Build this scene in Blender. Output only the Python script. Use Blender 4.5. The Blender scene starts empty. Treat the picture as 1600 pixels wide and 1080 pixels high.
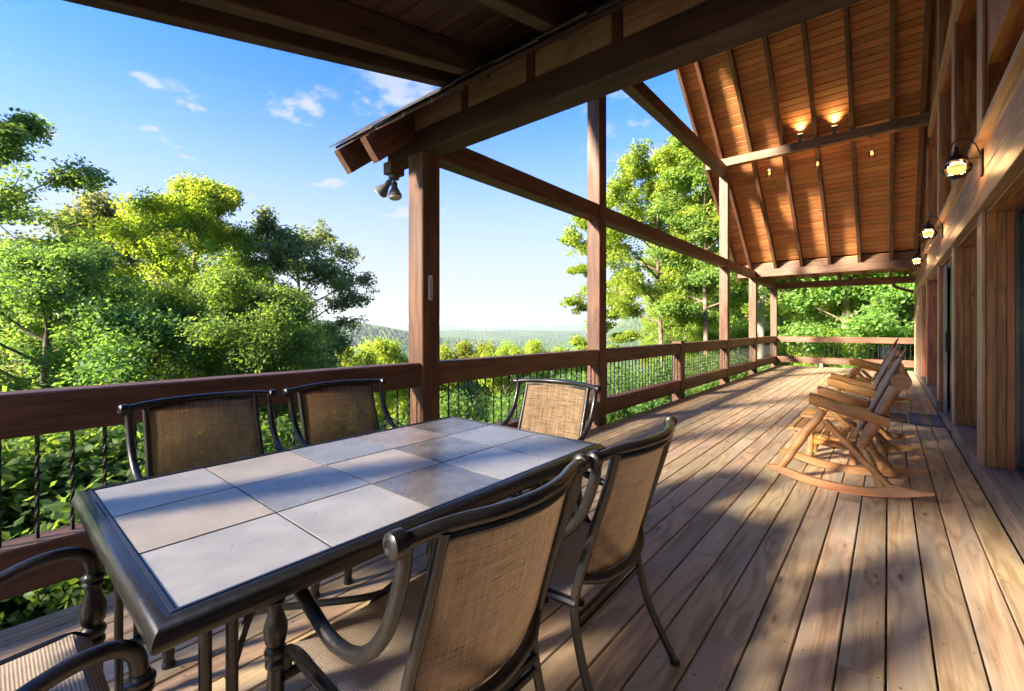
import bpy, bmesh, math, random
import numpy as np
from mathutils import Vector, Matrix

# ------------------------------------------------------------------ camera, sky, sun, exposure
scn = bpy.context.scene
COL = scn.collection
A0 = math.atan2(588, 700)
cam_data = bpy.data.cameras.new("camera")
cam = bpy.data.objects.new("camera", cam_data)
COL.objects.link(cam)
cam.location = (0, 0, 1.28)
cam.rotation_euler = (math.radians(90), 0, A0)
cam_data.sensor_width = 36
cam_data.lens = 15.75
cam_data.shift_y = -0.0175
cam_data.clip_start = 0.05
cam_data.clip_end = 60000
scn.camera = cam

SUN = Vector((-0.90, -2.15, 1.02)).normalized()      # towards the sun
SUN_EL = math.asin(SUN.z)
SUN_ROT = math.atan2(SUN.x, SUN.y)
world = bpy.data.worlds.new("World")
scn.world = world
world.use_nodes = True
SKY_STRENGTH = 0.055
SUN_STRENGTH = 2.9
scn.view_settings.view_transform = 'Standard'
scn.view_settings.look = 'None'
scn.view_settings.gamma = 1
scn.view_settings.use_curve_mapping = False
scn.view_settings.exposure = 3.75


def build_world():
    nt = world.node_tree
    N, L = nt.nodes, nt.links
    N.clear()
    out = N.new('ShaderNodeOutputWorld')
    bg = N.new('ShaderNodeBackground')
    bg.inputs['Strength'].default_value = SKY_STRENGTH
    sky = N.new('ShaderNodeTexSky')
    sky.sky_type = 'NISHITA'
    sky.sun_disc = False
    sky.sun_elevation = SUN_EL
    sky.sun_rotation = SUN_ROT
    sky.air_density = 1.0
    sky.dust_density = 0.4
    sky.ozone_density = 2.5
    tc = N.new('ShaderNodeTexCoord')
    # clouds: thin puffs low over the horizon, from a noise on the direction projected to a cloud layer
    sep = N.new('ShaderNodeSeparateXYZ')
    L.new(tc.outputs['Generated'], sep.inputs[0])
    zc = N.new('ShaderNodeMath'); zc.operation = 'ADD'; zc.inputs[1].default_value = 0.10
    L.new(sep.outputs['Z'], zc.inputs[0])
    dx = N.new('ShaderNodeMath'); dx.operation = 'DIVIDE'
    dy = N.new('ShaderNodeMath'); dy.operation = 'DIVIDE'
    L.new(sep.outputs['X'], dx.inputs[0]); L.new(zc.outputs[0], dx.inputs[1])
    L.new(sep.outputs['Y'], dy.inputs[0]); L.new(zc.outputs[0], dy.inputs[1])
    cmb = N.new('ShaderNodeCombineXYZ')
    L.new(dx.outputs[0], cmb.inputs[0]); L.new(dy.outputs[0], cmb.inputs[1])
    noi = N.new('ShaderNodeTexNoise')
    noi.inputs['Scale'].default_value = 1.9
    noi.inputs['Detail'].default_value = 8
    noi.inputs['Roughness'].default_value = 0.6
    L.new(cmb.outputs[0], noi.inputs['Vector'])
    rmp = N.new('ShaderNodeMapRange')
    rmp.inputs['From Min'].default_value = 0.55
    rmp.inputs['From Max'].default_value = 0.64
    rmp.interpolation_type = 'SMOOTHSTEP'
    L.new(noi.outputs['Fac'], rmp.inputs['Value'])
    band = N.new('ShaderNodeMapRange')            # clouds thin out higher up
    band.inputs['From Min'].default_value = 0.66
    band.inputs['From Max'].default_value = 0.40
    band.inputs['To Min'].default_value = 0.12
    band.inputs['To Max'].default_value = 0.85
    L.new(sep.outputs['Z'], band.inputs['Value'])
    mul = N.new('ShaderNodeMath'); mul.operation = 'MULTIPLY'
    L.new(rmp.outputs[0], mul.inputs[0]); L.new(band.outputs[0], mul.inputs[1])
    # low, even veil over the horizon
    veil = N.new('ShaderNodeMapRange')
    veil.interpolation_type = 'SMOOTHSTEP'
    veil.inputs['From Min'].default_value = 0.50
    veil.inputs['From Max'].default_value = 0.03
    veil.inputs['To Min'].default_value = 0.0
    veil.inputs['To Max'].default_value = 0.97
    L.new(sep.outputs['Z'], veil.inputs['Value'])
    mx = N.new('ShaderNodeMath'); mx.operation = 'MAXIMUM'
    L.new(mul.outputs[0], mx.inputs[0]); L.new(veil.outputs[0], mx.inputs[1])
    tint = N.new('ShaderNodeMixRGB'); tint.blend_type = 'MULTIPLY'; tint.inputs[0].default_value = 1.0
    tint.inputs[2].default_value = (0.140, 0.335, 0.66, 1)
    L.new(sky.outputs[0], tint.inputs[1])
    mix = N.new('ShaderNodeMixRGB')
    mix.inputs[2].default_value = (1.17, 1.20, 1.22, 1)
    L.new(mx.outputs[0], mix.inputs[0])
    L.new(tint.outputs[0], mix.inputs[1])
    L.new(mix.outputs[0], bg.inputs['Color'])
    L.new(bg.outputs[0], out.inputs['Surface'])


build_world()
sun_data = bpy.data.lights.new("sun", 'SUN')
sun_data.energy = SUN_STRENGTH
sun_data.angle = math.radians(6)
sun_data.color = (1.0, 0.86, 0.66)
sun = bpy.data.objects.new("sun", sun_data)
COL.objects.link(sun)
sun.rotation_euler = SUN.to_track_quat('Z', 'Y').to_euler()
sun.location = (0, 0, 30)

rnd = random.Random(7)

scn.cycles.diffuse_bounces = 8
scn.cycles.max_bounces = 14

# ------------------------------------------------------------------ materials


def new_mat(name):
    m = bpy.data.materials.new(name)
    m.use_nodes = True
    nt = m.node_tree
    for n in list(nt.nodes):
        nt.nodes.remove(n)
    out = nt.nodes.new('ShaderNodeOutputMaterial')
    return m, nt, nt.nodes, nt.links, out


def rgba(c):
    return (c[0], c[1], c[2], 1)


def wood(name, dark, light, grey=None, ring_amt=0.55, grey_amt=0.0, rough=0.65, coat=0.0, bump=0.25, var=0.16, knots=0.6, ring=7.0,
         scale=1.0, hue=0.012, stain=0.25):
    """sawn wood; the grain runs along local X"""
    m, nt, N, L, out = new_mat(name)
    tc = N.new('ShaderNodeTexCoord')
    oi = N.new('ShaderNodeObjectInfo')
    mulr = N.new('ShaderNodeVectorMath'); mulr.operation = 'SCALE'; mulr.inputs['Scale'].default_value = 1.0
    cb = N.new('ShaderNodeCombineXYZ')
    m1 = N.new('ShaderNodeMath'); m1.operation = 'MULTIPLY'; m1.inputs[1].default_value = 91.7
    m2 = N.new('ShaderNodeMath'); m2.operation = 'MULTIPLY'; m2.inputs[1].default_value = 37.3
    m3 = N.new('ShaderNodeMath'); m3.operation = 'MULTIPLY'; m3.inputs[1].default_value = 53.1
    for mm, i in ((m1, 0), (m2, 1), (m3, 2)):
        L.new(oi.outputs['Random'], mm.inputs[0]); L.new(mm.outputs[0], cb.inputs[i])
    add = N.new('ShaderNodeVectorMath'); add.operation = 'ADD'
    L.new(tc.outputs['Object'], add.inputs[0]); L.new(cb.outputs[0], add.inputs[1])

    def mapped(sx, sy, sz):
        mp = N.new('ShaderNodeMapping')
        mp.inputs['Scale'].default_value = (sx * scale, sy * scale, sz * scale)
        L.new(add.outputs[0], mp.inputs['Vector'])
        return mp.outputs[0]
    # knots
    vor = N.new('ShaderNodeTexVoronoi'); vor.voronoi_dimensions = '3D'
    vor.inputs['Scale'].default_value = 1.0
    L.new(mapped(2.1, 7.0, 7.0), vor.inputs['Vector'])
    kn = N.new('ShaderNodeMapRange'); kn.interpolation_type = 'SMOOTHSTEP'
    kn.inputs['From Min'].default_value = 0.12; kn.inputs['From Max'].default_value = 0.045
    L.new(vor.outputs['Distance'], kn.inputs['Value'])
    swirl = N.new('ShaderNodeMapRange'); swirl.interpolation_type = 'SMOOTHSTEP'
    swirl.inputs['From Min'].default_value = 0.5; swirl.inputs['From Max'].default_value = 0.05
    swirl.inputs['To Max'].default_value = 0.13
    L.new(vor.outputs['Distance'], swirl.inputs['Value'])
    # cathedral rings
    n1 = N.new('ShaderNodeTexNoise'); n1.inputs['Scale'].default_value = 1.0; n1.inputs['Detail'].default_value = 1.5
    n1.inputs['Roughness'].default_value = 0.4
    L.new(mapped(0.75, 6.5, 6.5), n1.inputs['Vector'])
    a1 = N.new('ShaderNodeMath'); a1.operation = 'ADD'
    L.new(n1.outputs['Fac'], a1.inputs[0]); L.new(swirl.outputs[0], a1.inputs[1])
    a2 = N.new('ShaderNodeMath'); a2.operation = 'MULTIPLY'; a2.inputs[1].default_value = ring * 6.283
    L.new(a1.outputs[0], a2.inputs[0])
    sn = N.new('ShaderNodeMath'); sn.operation = 'SINE'
    L.new(a2.outputs[0], sn.inputs[0])
    rg = N.new('ShaderNodeMapRange')
    rg.inputs['From Min'].default_value = -0.6; rg.inputs['From Max'].default_value = 1.0
    L.new(sn.outputs[0], rg.inputs['Value'])
    # fine streaks
    n2 = N.new('ShaderNodeTexNoise'); n2.inputs['Scale'].default_value = 1.0; n2.inputs['Detail'].default_value = 4
    n2.inputs['Roughness'].default_value = 0.65
    L.new(mapped(3.0, 95, 95), n2.inputs['Vector'])
    n3 = N.new('ShaderNodeTexNoise'); n3.inputs['Scale'].default_value = 1.0; n3.inputs['Detail'].default_value = 4
    L.new(mapped(1.1, 3.6, 3.6), n3.inputs['Vector'])
    c1 = N.new('ShaderNodeMixRGB'); c1.inputs[1].default_value = rgba(light); c1.inputs[2].default_value = rgba(dark)
    f1 = N.new('ShaderNodeMath'); f1.operation = 'MULTIPLY'; f1.inputs[1].default_value = ring_amt
    L.new(rg.outputs[0], f1.inputs[0])
    f2 = N.new('ShaderNodeMapRange')
    f2.inputs['From Min'].default_value = 0.35; f2.inputs['From Max'].default_value = 0.7
    f2.inputs['To Max'].default_value = 0.6
    L.new(n2.outputs['Fac'], f2.inputs['Value'])
    f3 = N.new('ShaderNodeMath'); f3.operation = 'ADD'; f3.use_clamp = True
    L.new(f1.outputs[0], f3.inputs[0]); L.new(f2.outputs[0], f3.inputs[1])
    L.new(f3.outputs[0], c1.inputs[0])
    last = c1.outputs[0]
    # darker and lighter patches along the board
    pt = N.new('ShaderNodeMapRange')
    pt.inputs['From Min'].default_value = 0.3; pt.inputs['From Max'].default_value = 0.75
    pt.inputs['To Min'].default_value = 1.0 + stain * 0.5; pt.inputs['To Max'].default_value = 1.0 - stain
    L.new(n3.outputs['Fac'], pt.inputs['Value'])
    if grey is not None:
        cg = N.new('ShaderNodeMixRGB'); cg.inputs[2].default_value = rgba(grey)
        fg = N.new('ShaderNodeMapRange'); fg.interpolation_type = 'SMOOTHSTEP'
        fg.inputs['From Min'].default_value = 0.42; fg.inputs['From Max'].default_value = 0.66
        fg.inputs['To Max'].default_value = grey_amt
        n4 = N.new('ShaderNodeTexNoise'); n4.inputs['Scale'].default_value = 1.0; n4.inputs['Detail'].default_value = 5
        L.new(mapped(0.9, 9, 9), n4.inputs['Vector'])
        L.new(n4.outputs['Fac'], fg.inputs['Value'])
        L.new(fg.outputs[0], cg.inputs[0]); L.new(last, cg.inputs[1])
        last = cg.outputs[0]
    ck = N.new('ShaderNodeMixRGB'); ck.inputs[2].default_value = (dark[0] * .35, dark[1] * .3, dark[2] * .3, 1)
    fk = N.new('ShaderNodeMath'); fk.operation = 'MULTIPLY'; fk.inputs[1].default_value = knots
    L.new(kn.outputs[0], fk.inputs[0]); L.new(fk.outputs[0], ck.inputs[0]); L.new(last, ck.inputs[1])
    hsv = N.new('ShaderNodeHueSaturation')
    vv = N.new('ShaderNodeMapRange')
    vv.inputs['To Min'].default_value = 1 - var; vv.inputs['To Max'].default_value = 1 + var
    L.new(oi.outputs['Random'], vv.inputs['Value'])
    vm = N.new('ShaderNodeMath'); vm.operation = 'MULTIPLY'
    L.new(vv.outputs[0], vm.inputs[0]); L.new(pt.outputs[0], vm.inputs[1])
    L.new(vm.outputs[0], hsv.inputs['Value'])
    hh = N.new('ShaderNodeMath'); hh.operation = 'MULTIPLY'; hh.inputs[1].default_value = 17.31
    hf = N.new('ShaderNodeMath'); hf.operation = 'FRACT'
    hr = N.new('ShaderNodeMapRange'); hr.inputs['To Min'].default_value = 0.5 - hue; hr.inputs['To Max'].default_value = 0.5 + hue
    L.new(oi.outputs['Random'], hh.inputs[0]); L.new(hh.outputs[0], hf.inputs[0]); L.new(hf.outputs[0], hr.inputs['Value'])
    L.new(hr.outputs[0], hsv.inputs['Hue'])
    L.new(ck.outputs[0], hsv.inputs['Color'])
    bs = N.new('ShaderNodeBsdfPrincipled')
    L.new(hsv.outputs[0], bs.inputs['Base Color'])
    rr = N.new('ShaderNodeMapRange'); rr.inputs['To Min'].default_value = rough - .12; rr.inputs['To Max'].default_value = rough + .15
    L.new(n3.outputs['Fac'], rr.inputs['Value'])
    L.new(rr.outputs[0], bs.inputs['Roughness'])
    bs.inputs['Coat Weight'].default_value = coat
    bs.inputs['Coat Roughness'].default_value = 0.35
    bp = N.new('ShaderNodeBump'); bp.inputs['Strength'].default_value = bump; bp.inputs['Distance'].default_value = 0.004
    bh = N.new('ShaderNodeMath'); bh.operation = 'SUBTRACT'
    L.new(n2.outputs['Fac'], bh.inputs[0]); L.new(f1.outputs[0], bh.inputs[1])
    L.new(bh.outputs[0], bp.inputs['Height'])
    L.new(bp.outputs[0], bs.inputs['Normal'])
    L.new(bs.outputs[0], out.inputs['Surface'])
    return m


def plain(name, color, rough=0.5, metal=0.0, noise=0.15, nscale=30, bump=0.1, coat=0.0, spec=0.5):
    m, nt, N, L, out = new_mat(name)
    tc = N.new('ShaderNodeTexCoord')
    n = N.new('ShaderNodeTexNoise'); n.inputs['Scale'].default_value = nscale; n.inputs['Detail'].default_value = 5
    L.new(tc.outputs['Object'], n.inputs['Vector'])
    mr = N.new('ShaderNodeMapRange'); mr.inputs['To Min'].default_value = 1 - noise; mr.inputs['To Max'].default_value = 1 + noise
    mr.inputs['From Min'].default_value = .3; mr.inputs['From Max'].default_value = .7
    L.new(n.outputs['Fac'], mr.inputs['Value'])
    hs = N.new('ShaderNodeHueSaturation'); hs.inputs['Color'].default_value = rgba(color)
    L.new(mr.outputs[0], hs.inputs['Value'])
    bs = N.new('ShaderNodeBsdfPrincipled')
    L.new(hs.outputs[0], bs.inputs['Base Color'])
    rr = N.new('ShaderNodeMapRange'); rr.inputs['To Min'].default_value = max(0.03, rough - .1); rr.inputs['To Max'].default_value = min(1, rough + .1)
    L.new(n.outputs['Fac'], rr.inputs['Value']); L.new(rr.outputs[0], bs.inputs['Roughness'])
    bs.inputs['Metallic'].default_value = metal
    bs.inputs['Coat Weight'].default_value = coat
    bs.inputs['Specular IOR Level'].default_value = spec
    bp = N.new('ShaderNodeBump'); bp.inputs['Strength'].default_value = bump; bp.inputs['Distance'].default_value = 0.003
    L.new(n.outputs['Fac'], bp.inputs['Height']); L.new(bp.outputs[0], bs.inputs['Normal'])
    L.new(bs.outputs[0], out.inputs['Surface'])
    return m


M = {}
M['deck'] = wood('deck_wood', (0.33, 0.215, 0.12), (0.63, 0.455, 0.275), grey=(0.42, 0.36, 0.28), grey_amt=0.65, rough=0.6,
                 bump=0.35, var=0.17, knots=0.75, ring=6, stain=0.2)
M['timber'] = wood('stained_timber', (0.065, 0.026, 0.012), (0.175, 0.078, 0.037), grey=(0.16, 0.10, 0.065), grey_amt=0.35, rough=0.6,
                   bump=0.2, var=0.12, knots=0.7, ring=4)
M['soffit'] = wood('shade_dark_soffit', (0.03, 0.014, 0.009), (0.08, 0.038, 0.022), rough=0.7, var=0.2, knots=0.7, ring=4)  # darker than the timber stain: shade under the near roofs is in this colour
M['ceiling'] = wood('ceiling_pine', (0.30, 0.105, 0.026), (0.52, 0.225, 0.072), ring_amt=0.18, rough=0.55, var=0.2, knots=0.9, ring=4, stain=0.22)
M['jamb'] = wood('jamb_cedar', (0.20, 0.062, 0.018), (0.45, 0.165, 0.05), rough=0.42, coat=0.25, var=0.22, knots=0.8, ring=5, hue=0.018)
M['siding'] = wood('siding_boards', (0.18, 0.095, 0.058), (0.33, 0.20, 0.13), grey=(0.33, 0.25, 0.21), grey_amt=0.4, rough=0.6, coat=0.0, var=0.1, knots=0.6, ring=5)
M['trim'] = wood('trim_edge', (0.28, 0.16, 0.09), (0.47, 0.30, 0.19), rough=0.45, coat=0.3, var=0.08, knots=0.4, ring=5)
M['log'] = wood('log_furniture', (0.25, 0.105, 0.03), (0.48, 0.235, 0.08), grey=(0.36, 0.24, 0.14), grey_amt=0.4, rough=0.4, coat=0.3, var=0.1, knots=0.9, ring=3.5, bump=0.15)
M['log_orange'] = wood('log_furniture_orange', (0.42, 0.14, 0.02), (0.68, 0.29, 0.05), rough=0.35, coat=0.4, var=0.1, knots=0.9, ring=3.5, bump=0.15)
M['sill'] = wood('weathered_sill', (0.16, 0.11, 0.085), (0.30, 0.215, 0.165), grey=(0.24, 0.21, 0.20), grey_amt=0.8, rough=0.6, var=0.1, ring=6)
M['metal'] = plain('black_bronze_metal', (0.016, 0.0155, 0.016), rough=0.36, metal=0.3, noise=0.3, nscale=60, bump=0.05, coat=0.2)
M['iron'] = plain('black_iron', (0.010, 0.010, 0.011), rough=0.5, metal=0.2, noise=0.3, nscale=80)
M['shingle'] = plain('asphalt_shingle', (0.045, 0.042, 0.045), rough=0.9, noise=0.4, nscale=120, bump=0.5)
M['bark'] = plain('tree_bark', (0.13, 0.10, 0.075), rough=0.9, noise=0.45, nscale=7, bump=0.8)
M['pale_bark'] = plain('pale_tree_bark', (0.36, 0.31, 0.26), rough=0.9, noise=0.35, nscale=6, bump=0.8)
M['door_frame'] = plain('dark_door_frame', (0.035, 0.04, 0.048), rough=0.4, noise=0.1, coat=0.2)
M['screen'] = plain('door_screen', (0.15, 0.18, 0.20), rough=0.35, noise=0.1, coat=0.4)
M['white'] = plain('white_plastic', (0.7, 0.7, 0.66), rough=0.4, noise=0.05)
M['flood'] = plain('floodlight_housing', (0.10, 0.10, 0.095), rough=0.45, noise=0.15)
M['flood_lens'] = plain('floodlight_lens', (0.55, 0.55, 0.50), rough=0.15, noise=0.1, coat=0.6)
M['screwm'] = plain('dark_screw_head', (0.02, 0.017, 0.015), rough=0.5, metal=0.5)
M['interior'] = plain('dark_interior', (0.035, 0.022, 0.015), rough=0.8)
M['grout'] = plain('table_grout', (0.045, 0.045, 0.05), rough=0.6, nscale=80)


def tile_mat(name, a, b, rough):
    m, nt, N, L, out = new_mat(name)
    tc = N.new('ShaderNodeTexCoord'); oi = N.new('ShaderNodeObjectInfo')
    cb = N.new('ShaderNodeVectorMath'); cb.operation = 'MULTIPLY_ADD'
    sc = N.new('ShaderNodeCombineXYZ')
    for i in range(3):
        L.new(oi.outputs['Random'], sc.inputs[i])
    cb.inputs[1].default_value = (40, 70, 20)
    L.new(sc.outputs[0], cb.inputs[0]); L.new(tc.outputs['Object'], cb.inputs[2])
    n = N.new('ShaderNodeTexNoise'); n.inputs['Scale'].default_value = 7; n.inputs['Detail'].default_value = 9
    n.inputs['Roughness'].default_value = 0.6
    L.new(cb.outputs[0], n.inputs['Vector'])
    mr = N.new('ShaderNodeMapRange'); mr.inputs['From Min'].default_value = 0.32; mr.inputs['From Max'].default_value = 0.68
    L.new(n.outputs['Fac'], mr.inputs['Value'])
    c = N.new('ShaderNodeMixRGB'); c.inputs[1].default_value = rgba(a); c.inputs[2].default_value = rgba(b)
    L.new(mr.outputs[0], c.inputs[0])
    bs = N.new('ShaderNodeBsdfPrincipled')
    L.new(c.outputs[0], bs.inputs['Base Color'])
    n2 = N.new('ShaderNodeTexNoise'); n2.inputs['Scale'].default_value = 22; n2.inputs['Detail'].default_value = 6
    L.new(cb.outputs[0], n2.inputs['Vector'])
    r = N.new('ShaderNodeMapRange'); r.inputs['To Min'].default_value = rough - .1; r.inputs['To Max'].default_value = rough + .16
    L.new(n2.outputs['Fac'], r.inputs['Value']); L.new(r.outputs[0], bs.inputs['Roughness'])
    bp = N.new('ShaderNodeBump'); bp.inputs['Strength'].default_value = 0.06; bp.inputs['Distance'].default_value = 0.001
    L.new(n.outputs['Fac'], bp.inputs['Height']); L.new(bp.outputs[0], bs.inputs['Normal'])
    bs.inputs['Specular IOR Level'].default_value = 0.6
    L.new(bs.outputs[0], out.inputs['Surface'])
    return m


M['tile_beige'] = tile_mat('slate_tile_beige', (0.32, 0.27, 0.21), (0.43, 0.37, 0.295), .33)
M['tile_light'] = tile_mat('slate_tile_light_grey', (0.29, 0.275, 0.25), (0.41, 0.39, 0.36), .30)
M['tile_blue'] = tile_mat('slate_tile_blue_grey', (0.18, 0.18, 0.175), (0.28, 0.28, 0.275), .28)
M['tile_dark'] = tile_mat('slate_tile_dark', (0.085, 0.08, 0.075), (0.18, 0.17, 0.16), .25)
M['tile_brown'] = tile_mat('slate_tile_brown', (0.20, 0.16, 0.135), (0.31, 0.26, 0.225), .27)


def sling_mat(name, a, b, open_=0.16):
    m, nt, N, L, out = new_mat(name)
    tc = N.new('ShaderNodeTexCoord')
    mp1 = N.new('ShaderNodeMapping'); mp1.inputs['Scale'].default_value = (1, 9, 430)
    mp2 = N.new('ShaderNodeMapping'); mp2.inputs['Scale'].default_value = (1, 430, 9)
    n1 = N.new('ShaderNodeTexNoise'); n2 = N.new('ShaderNodeTexNoise')
    for mp, n in ((mp1, n1), (mp2, n2)):
        L.new(tc.outputs['Object'], mp.inputs['Vector']); L.new(mp.outputs[0], n.inputs['Vector'])
        n.inputs['Scale'].default_value = 1; n.inputs['Detail'].default_value = 2
    ad = N.new('ShaderNodeMath'); ad.operation = 'ADD'
    L.new(n1.outputs['Fac'], ad.inputs[0]); L.new(n2.outputs['Fac'], ad.inputs[1])
    mr = N.new('ShaderNodeMapRange'); mr.inputs['From Min'].default_value = 0.75; mr.inputs['From Max'].default_value = 1.25
    L.new(ad.outputs[0], mr.inputs['Value'])
    c = N.new('ShaderNodeMixRGB'); c.inputs[1].default_value = rgba(a); c.inputs[2].default_value = rgba(b)
    L.new(mr.outputs[0], c.inputs[0])
    df = N.new('ShaderNodeBsdfDiffuse'); L.new(c.outputs[0], df.inputs['Color'])
    tl = N.new('ShaderNodeBsdfTranslucent'); L.new(c.outputs[0], tl.inputs['Color'])
    mx = N.new('ShaderNodeMixShader'); mx.inputs[0].default_value = 0.42
    L.new(df.outputs[0], mx.inputs[1]); L.new(tl.outputs[0], mx.inputs[2])
    tr = N.new('ShaderNodeBsdfTransparent')
    mt = N.new('ShaderNodeMixShader')
    hole = N.new('ShaderNodeMapRange'); hole.inputs['From Min'].default_value = 0.3; hole.inputs['From Max'].default_value = 0.7
    hole.inputs['To Min'].default_value = open_ * 1.9; hole.inputs['To Max'].default_value = open_ * 0.2
    L.new(mr.outputs[0], hole.inputs['Value'])
    L.new(hole.outputs[0], mt.inputs[0])
    L.new(mx.outputs[0], mt.inputs[1]); L.new(tr.outputs[0], mt.inputs[2])
    L.new(mt.outputs[0], out.inputs['Surface'])
    return m


M['sling'] = sling_mat('sling_weave', (0.17, 0.11, 0.065), (0.48, 0.35, 0.225))


def seat_weave(name):
    m, nt, N, L, out = new_mat(name)
    tc = N.new('ShaderNodeTexCoord')
    ws = []
    for ax, s in (('X', 46), ('Y', 46)):
        w = N.new('ShaderNodeTexWave'); w.bands_direction = ax; w.inputs['Scale'].default_value = s
        w.inputs['Distortion'].default_value = 0.4
        L.new(tc.outputs['Object'], w.inputs['Vector']); ws.append(w)
    n = N.new('ShaderNodeTexNoise'); n.inputs['Scale'].default_value = 160; n.inputs['Detail'].default_value = 3
    L.new(tc.outputs['Object'], n.inputs['Vector'])
    ad = N.new('ShaderNodeMath'); ad.operation = 'ADD'
    L.new(ws[0].outputs['Fac'], ad.inputs[0]); L.new(n.outputs['Fac'], ad.inputs[1])
    a2 = N.new('ShaderNodeMath'); a2.operation = 'MULTIPLY_ADD'; a2.inputs[1].default_value = 0.5
    L.new(ws[1].outputs['Fac'], a2.inputs[0]); L.new(ad.outputs[0], a2.inputs[2])
    mr = N.new('ShaderNodeMapRange'); mr.inputs['From Min'].default_value = 0.4; mr.inputs['From Max'].default_value = 1.8
    L.new(a2.outputs[0], mr.inputs['Value'])
    c = N.new('ShaderNodeMixRGB'); c.inputs[1].default_value = (0.16, 0.12, 0.085, 1); c.inputs[2].default_value = (0.46, 0.37, 0.29, 1)
    L.new(mr.outputs[0], c.inputs[0])
    bs = N.new('ShaderNodeBsdfPrincipled'); bs.inputs['Roughness'].default_value = 0.75
    L.new(c.outputs[0], bs.inputs['Base Color'])
    bp = N.new('ShaderNodeBump'); bp.inputs['Strength'].default_value = 0.3; bp.inputs['Distance'].default_value = 0.002
    L.new(a2.outputs[0], bp.inputs['Height']); L.new(bp.outputs[0], bs.inputs['Normal'])
    L.new(bs.outputs[0], out.inputs['Surface'])
    return m


M['seat_weave'] = seat_weave('seat_weave')


def glass_mat(name, ior=2.1):
    m, nt, N, L, out = new_mat(name)
    g = N.new('ShaderNodeBsdfGlossy'); g.inputs['Roughness'].default_value = 0.015
    g.inputs['Color'].default_value = (.92, .92, .92, 1)
    t = N.new('ShaderNodeBsdfTransparent'); t.inputs['Color'].default_value = (.55, .55, .52, 1)
    f = N.new('ShaderNodeFresnel'); f.inputs['IOR'].default_value = ior
    mx = N.new('ShaderNodeMixShader')
    L.new(f.outputs[0], mx.inputs[0]); L.new(t.outputs[0], mx.inputs[1]); L.new(g.outputs[0], mx.inputs[2])
    L.new(mx.outputs[0], out.inputs['Surface'])
    return m


M['glass'] = glass_mat('window_glass')
M['lamp_glass'] = glass_mat('lamp_glass', 1.35)
M['lamp_glass'].node_tree.nodes['Transparent BSDF'].inputs['Color'].default_value = (1, .93, .8, 1)


def emit(name, color, s):
    m, nt, N, L, out = new_mat(name)
    e = N.new('ShaderNodeEmission'); e.inputs['Color'].default_value = rgba(color); e.inputs['Strength'].default_value = s
    L.new(e.outputs[0], out.inputs['Surface'])
    return m


M['bulb'] = emit('warm_bulb', (1.0, 0.50, 0.16), .17)
M['bulb_spot'] = emit('spot_bulb', (1.0, 0.66, 0.30), .3)


def leaf_mat(name, dark, light, trans=0.45, warm=(0.30, 0.25, 0.03), warm_amt=0.0, gloss=0.0):
    m, nt, N, L, out = new_mat(name)
    at = N.new('ShaderNodeAttribute'); at.attribute_name = 'tint'
    sep = N.new('ShaderNodeSeparateXYZ'); L.new(at.outputs['Vector'], sep.inputs[0])
    oi = N.new('ShaderNodeObjectInfo')
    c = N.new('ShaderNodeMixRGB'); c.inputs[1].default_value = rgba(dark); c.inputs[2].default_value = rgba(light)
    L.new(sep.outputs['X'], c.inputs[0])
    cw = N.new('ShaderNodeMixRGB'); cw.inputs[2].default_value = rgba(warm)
    fw = N.new('ShaderNodeMath'); fw.operation = 'MULTIPLY'; fw.inputs[1].default_value = warm_amt
    L.new(sep.outputs['Y'], fw.inputs[0]); L.new(fw.outputs[0], cw.inputs[0]); L.new(c.outputs[0], cw.inputs[1])
    hs = N.new('ShaderNodeHueSaturation')
    v = N.new('ShaderNodeMapRange'); v.inputs['To Min'].default_value = 0.8; v.inputs['To Max'].default_value = 1.2
    L.new(oi.outputs['Random'], v.inputs['Value']); L.new(v.outputs[0], hs.inputs['Value'])
    h = N.new('ShaderNodeMapRange'); h.inputs['To Min'].default_value = 0.485; h.inputs['To Max'].default_value = 0.51
    L.new(oi.outputs['Random'], h.inputs['Value']); L.new(h.outputs[0], hs.inputs['Hue'])
    L.new(cw.outputs[0], hs.inputs['Color'])
    df = N.new('ShaderNodeBsdfPrincipled'); df.inputs['Roughness'].default_value = 0.55
    df.inputs['Specular IOR Level'].default_value = 0.35
    L.new(hs.outputs[0], df.inputs['Base Color'])
    tl = N.new('ShaderNodeBsdfTranslucent')
    ty = N.new('ShaderNodeMixRGB'); ty.blend_type = 'MULTIPLY'; ty.inputs[0].default_value = 1
    ty.inputs[2].default_value = (1.9, 1.75, 0.7, 1)
    L.new(hs.outputs[0], ty.inputs[1]); L.new(ty.outputs[0], tl.inputs['Color'])
    mx = N.new('ShaderNodeMixShader'); mx.inputs[0].default_value = min(.62, trans + .1)
    L.new(df.outputs[0], mx.inputs[1]); L.new(tl.outputs[0], mx.inputs[2])
    L.new(mx.outputs[0], out.inputs['Surface'])
    return m


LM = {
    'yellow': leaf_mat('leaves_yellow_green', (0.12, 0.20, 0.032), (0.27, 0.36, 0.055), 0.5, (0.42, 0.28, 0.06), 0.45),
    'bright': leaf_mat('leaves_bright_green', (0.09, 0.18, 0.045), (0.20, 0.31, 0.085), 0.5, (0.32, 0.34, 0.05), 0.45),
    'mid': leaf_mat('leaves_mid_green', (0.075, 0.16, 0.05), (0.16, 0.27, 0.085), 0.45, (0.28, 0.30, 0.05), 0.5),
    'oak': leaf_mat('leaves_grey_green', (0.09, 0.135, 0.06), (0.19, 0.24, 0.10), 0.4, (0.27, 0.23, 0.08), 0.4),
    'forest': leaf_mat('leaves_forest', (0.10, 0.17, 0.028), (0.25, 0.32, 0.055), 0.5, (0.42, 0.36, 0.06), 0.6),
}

# ------------------------------------------------------------------ object helpers


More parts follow.
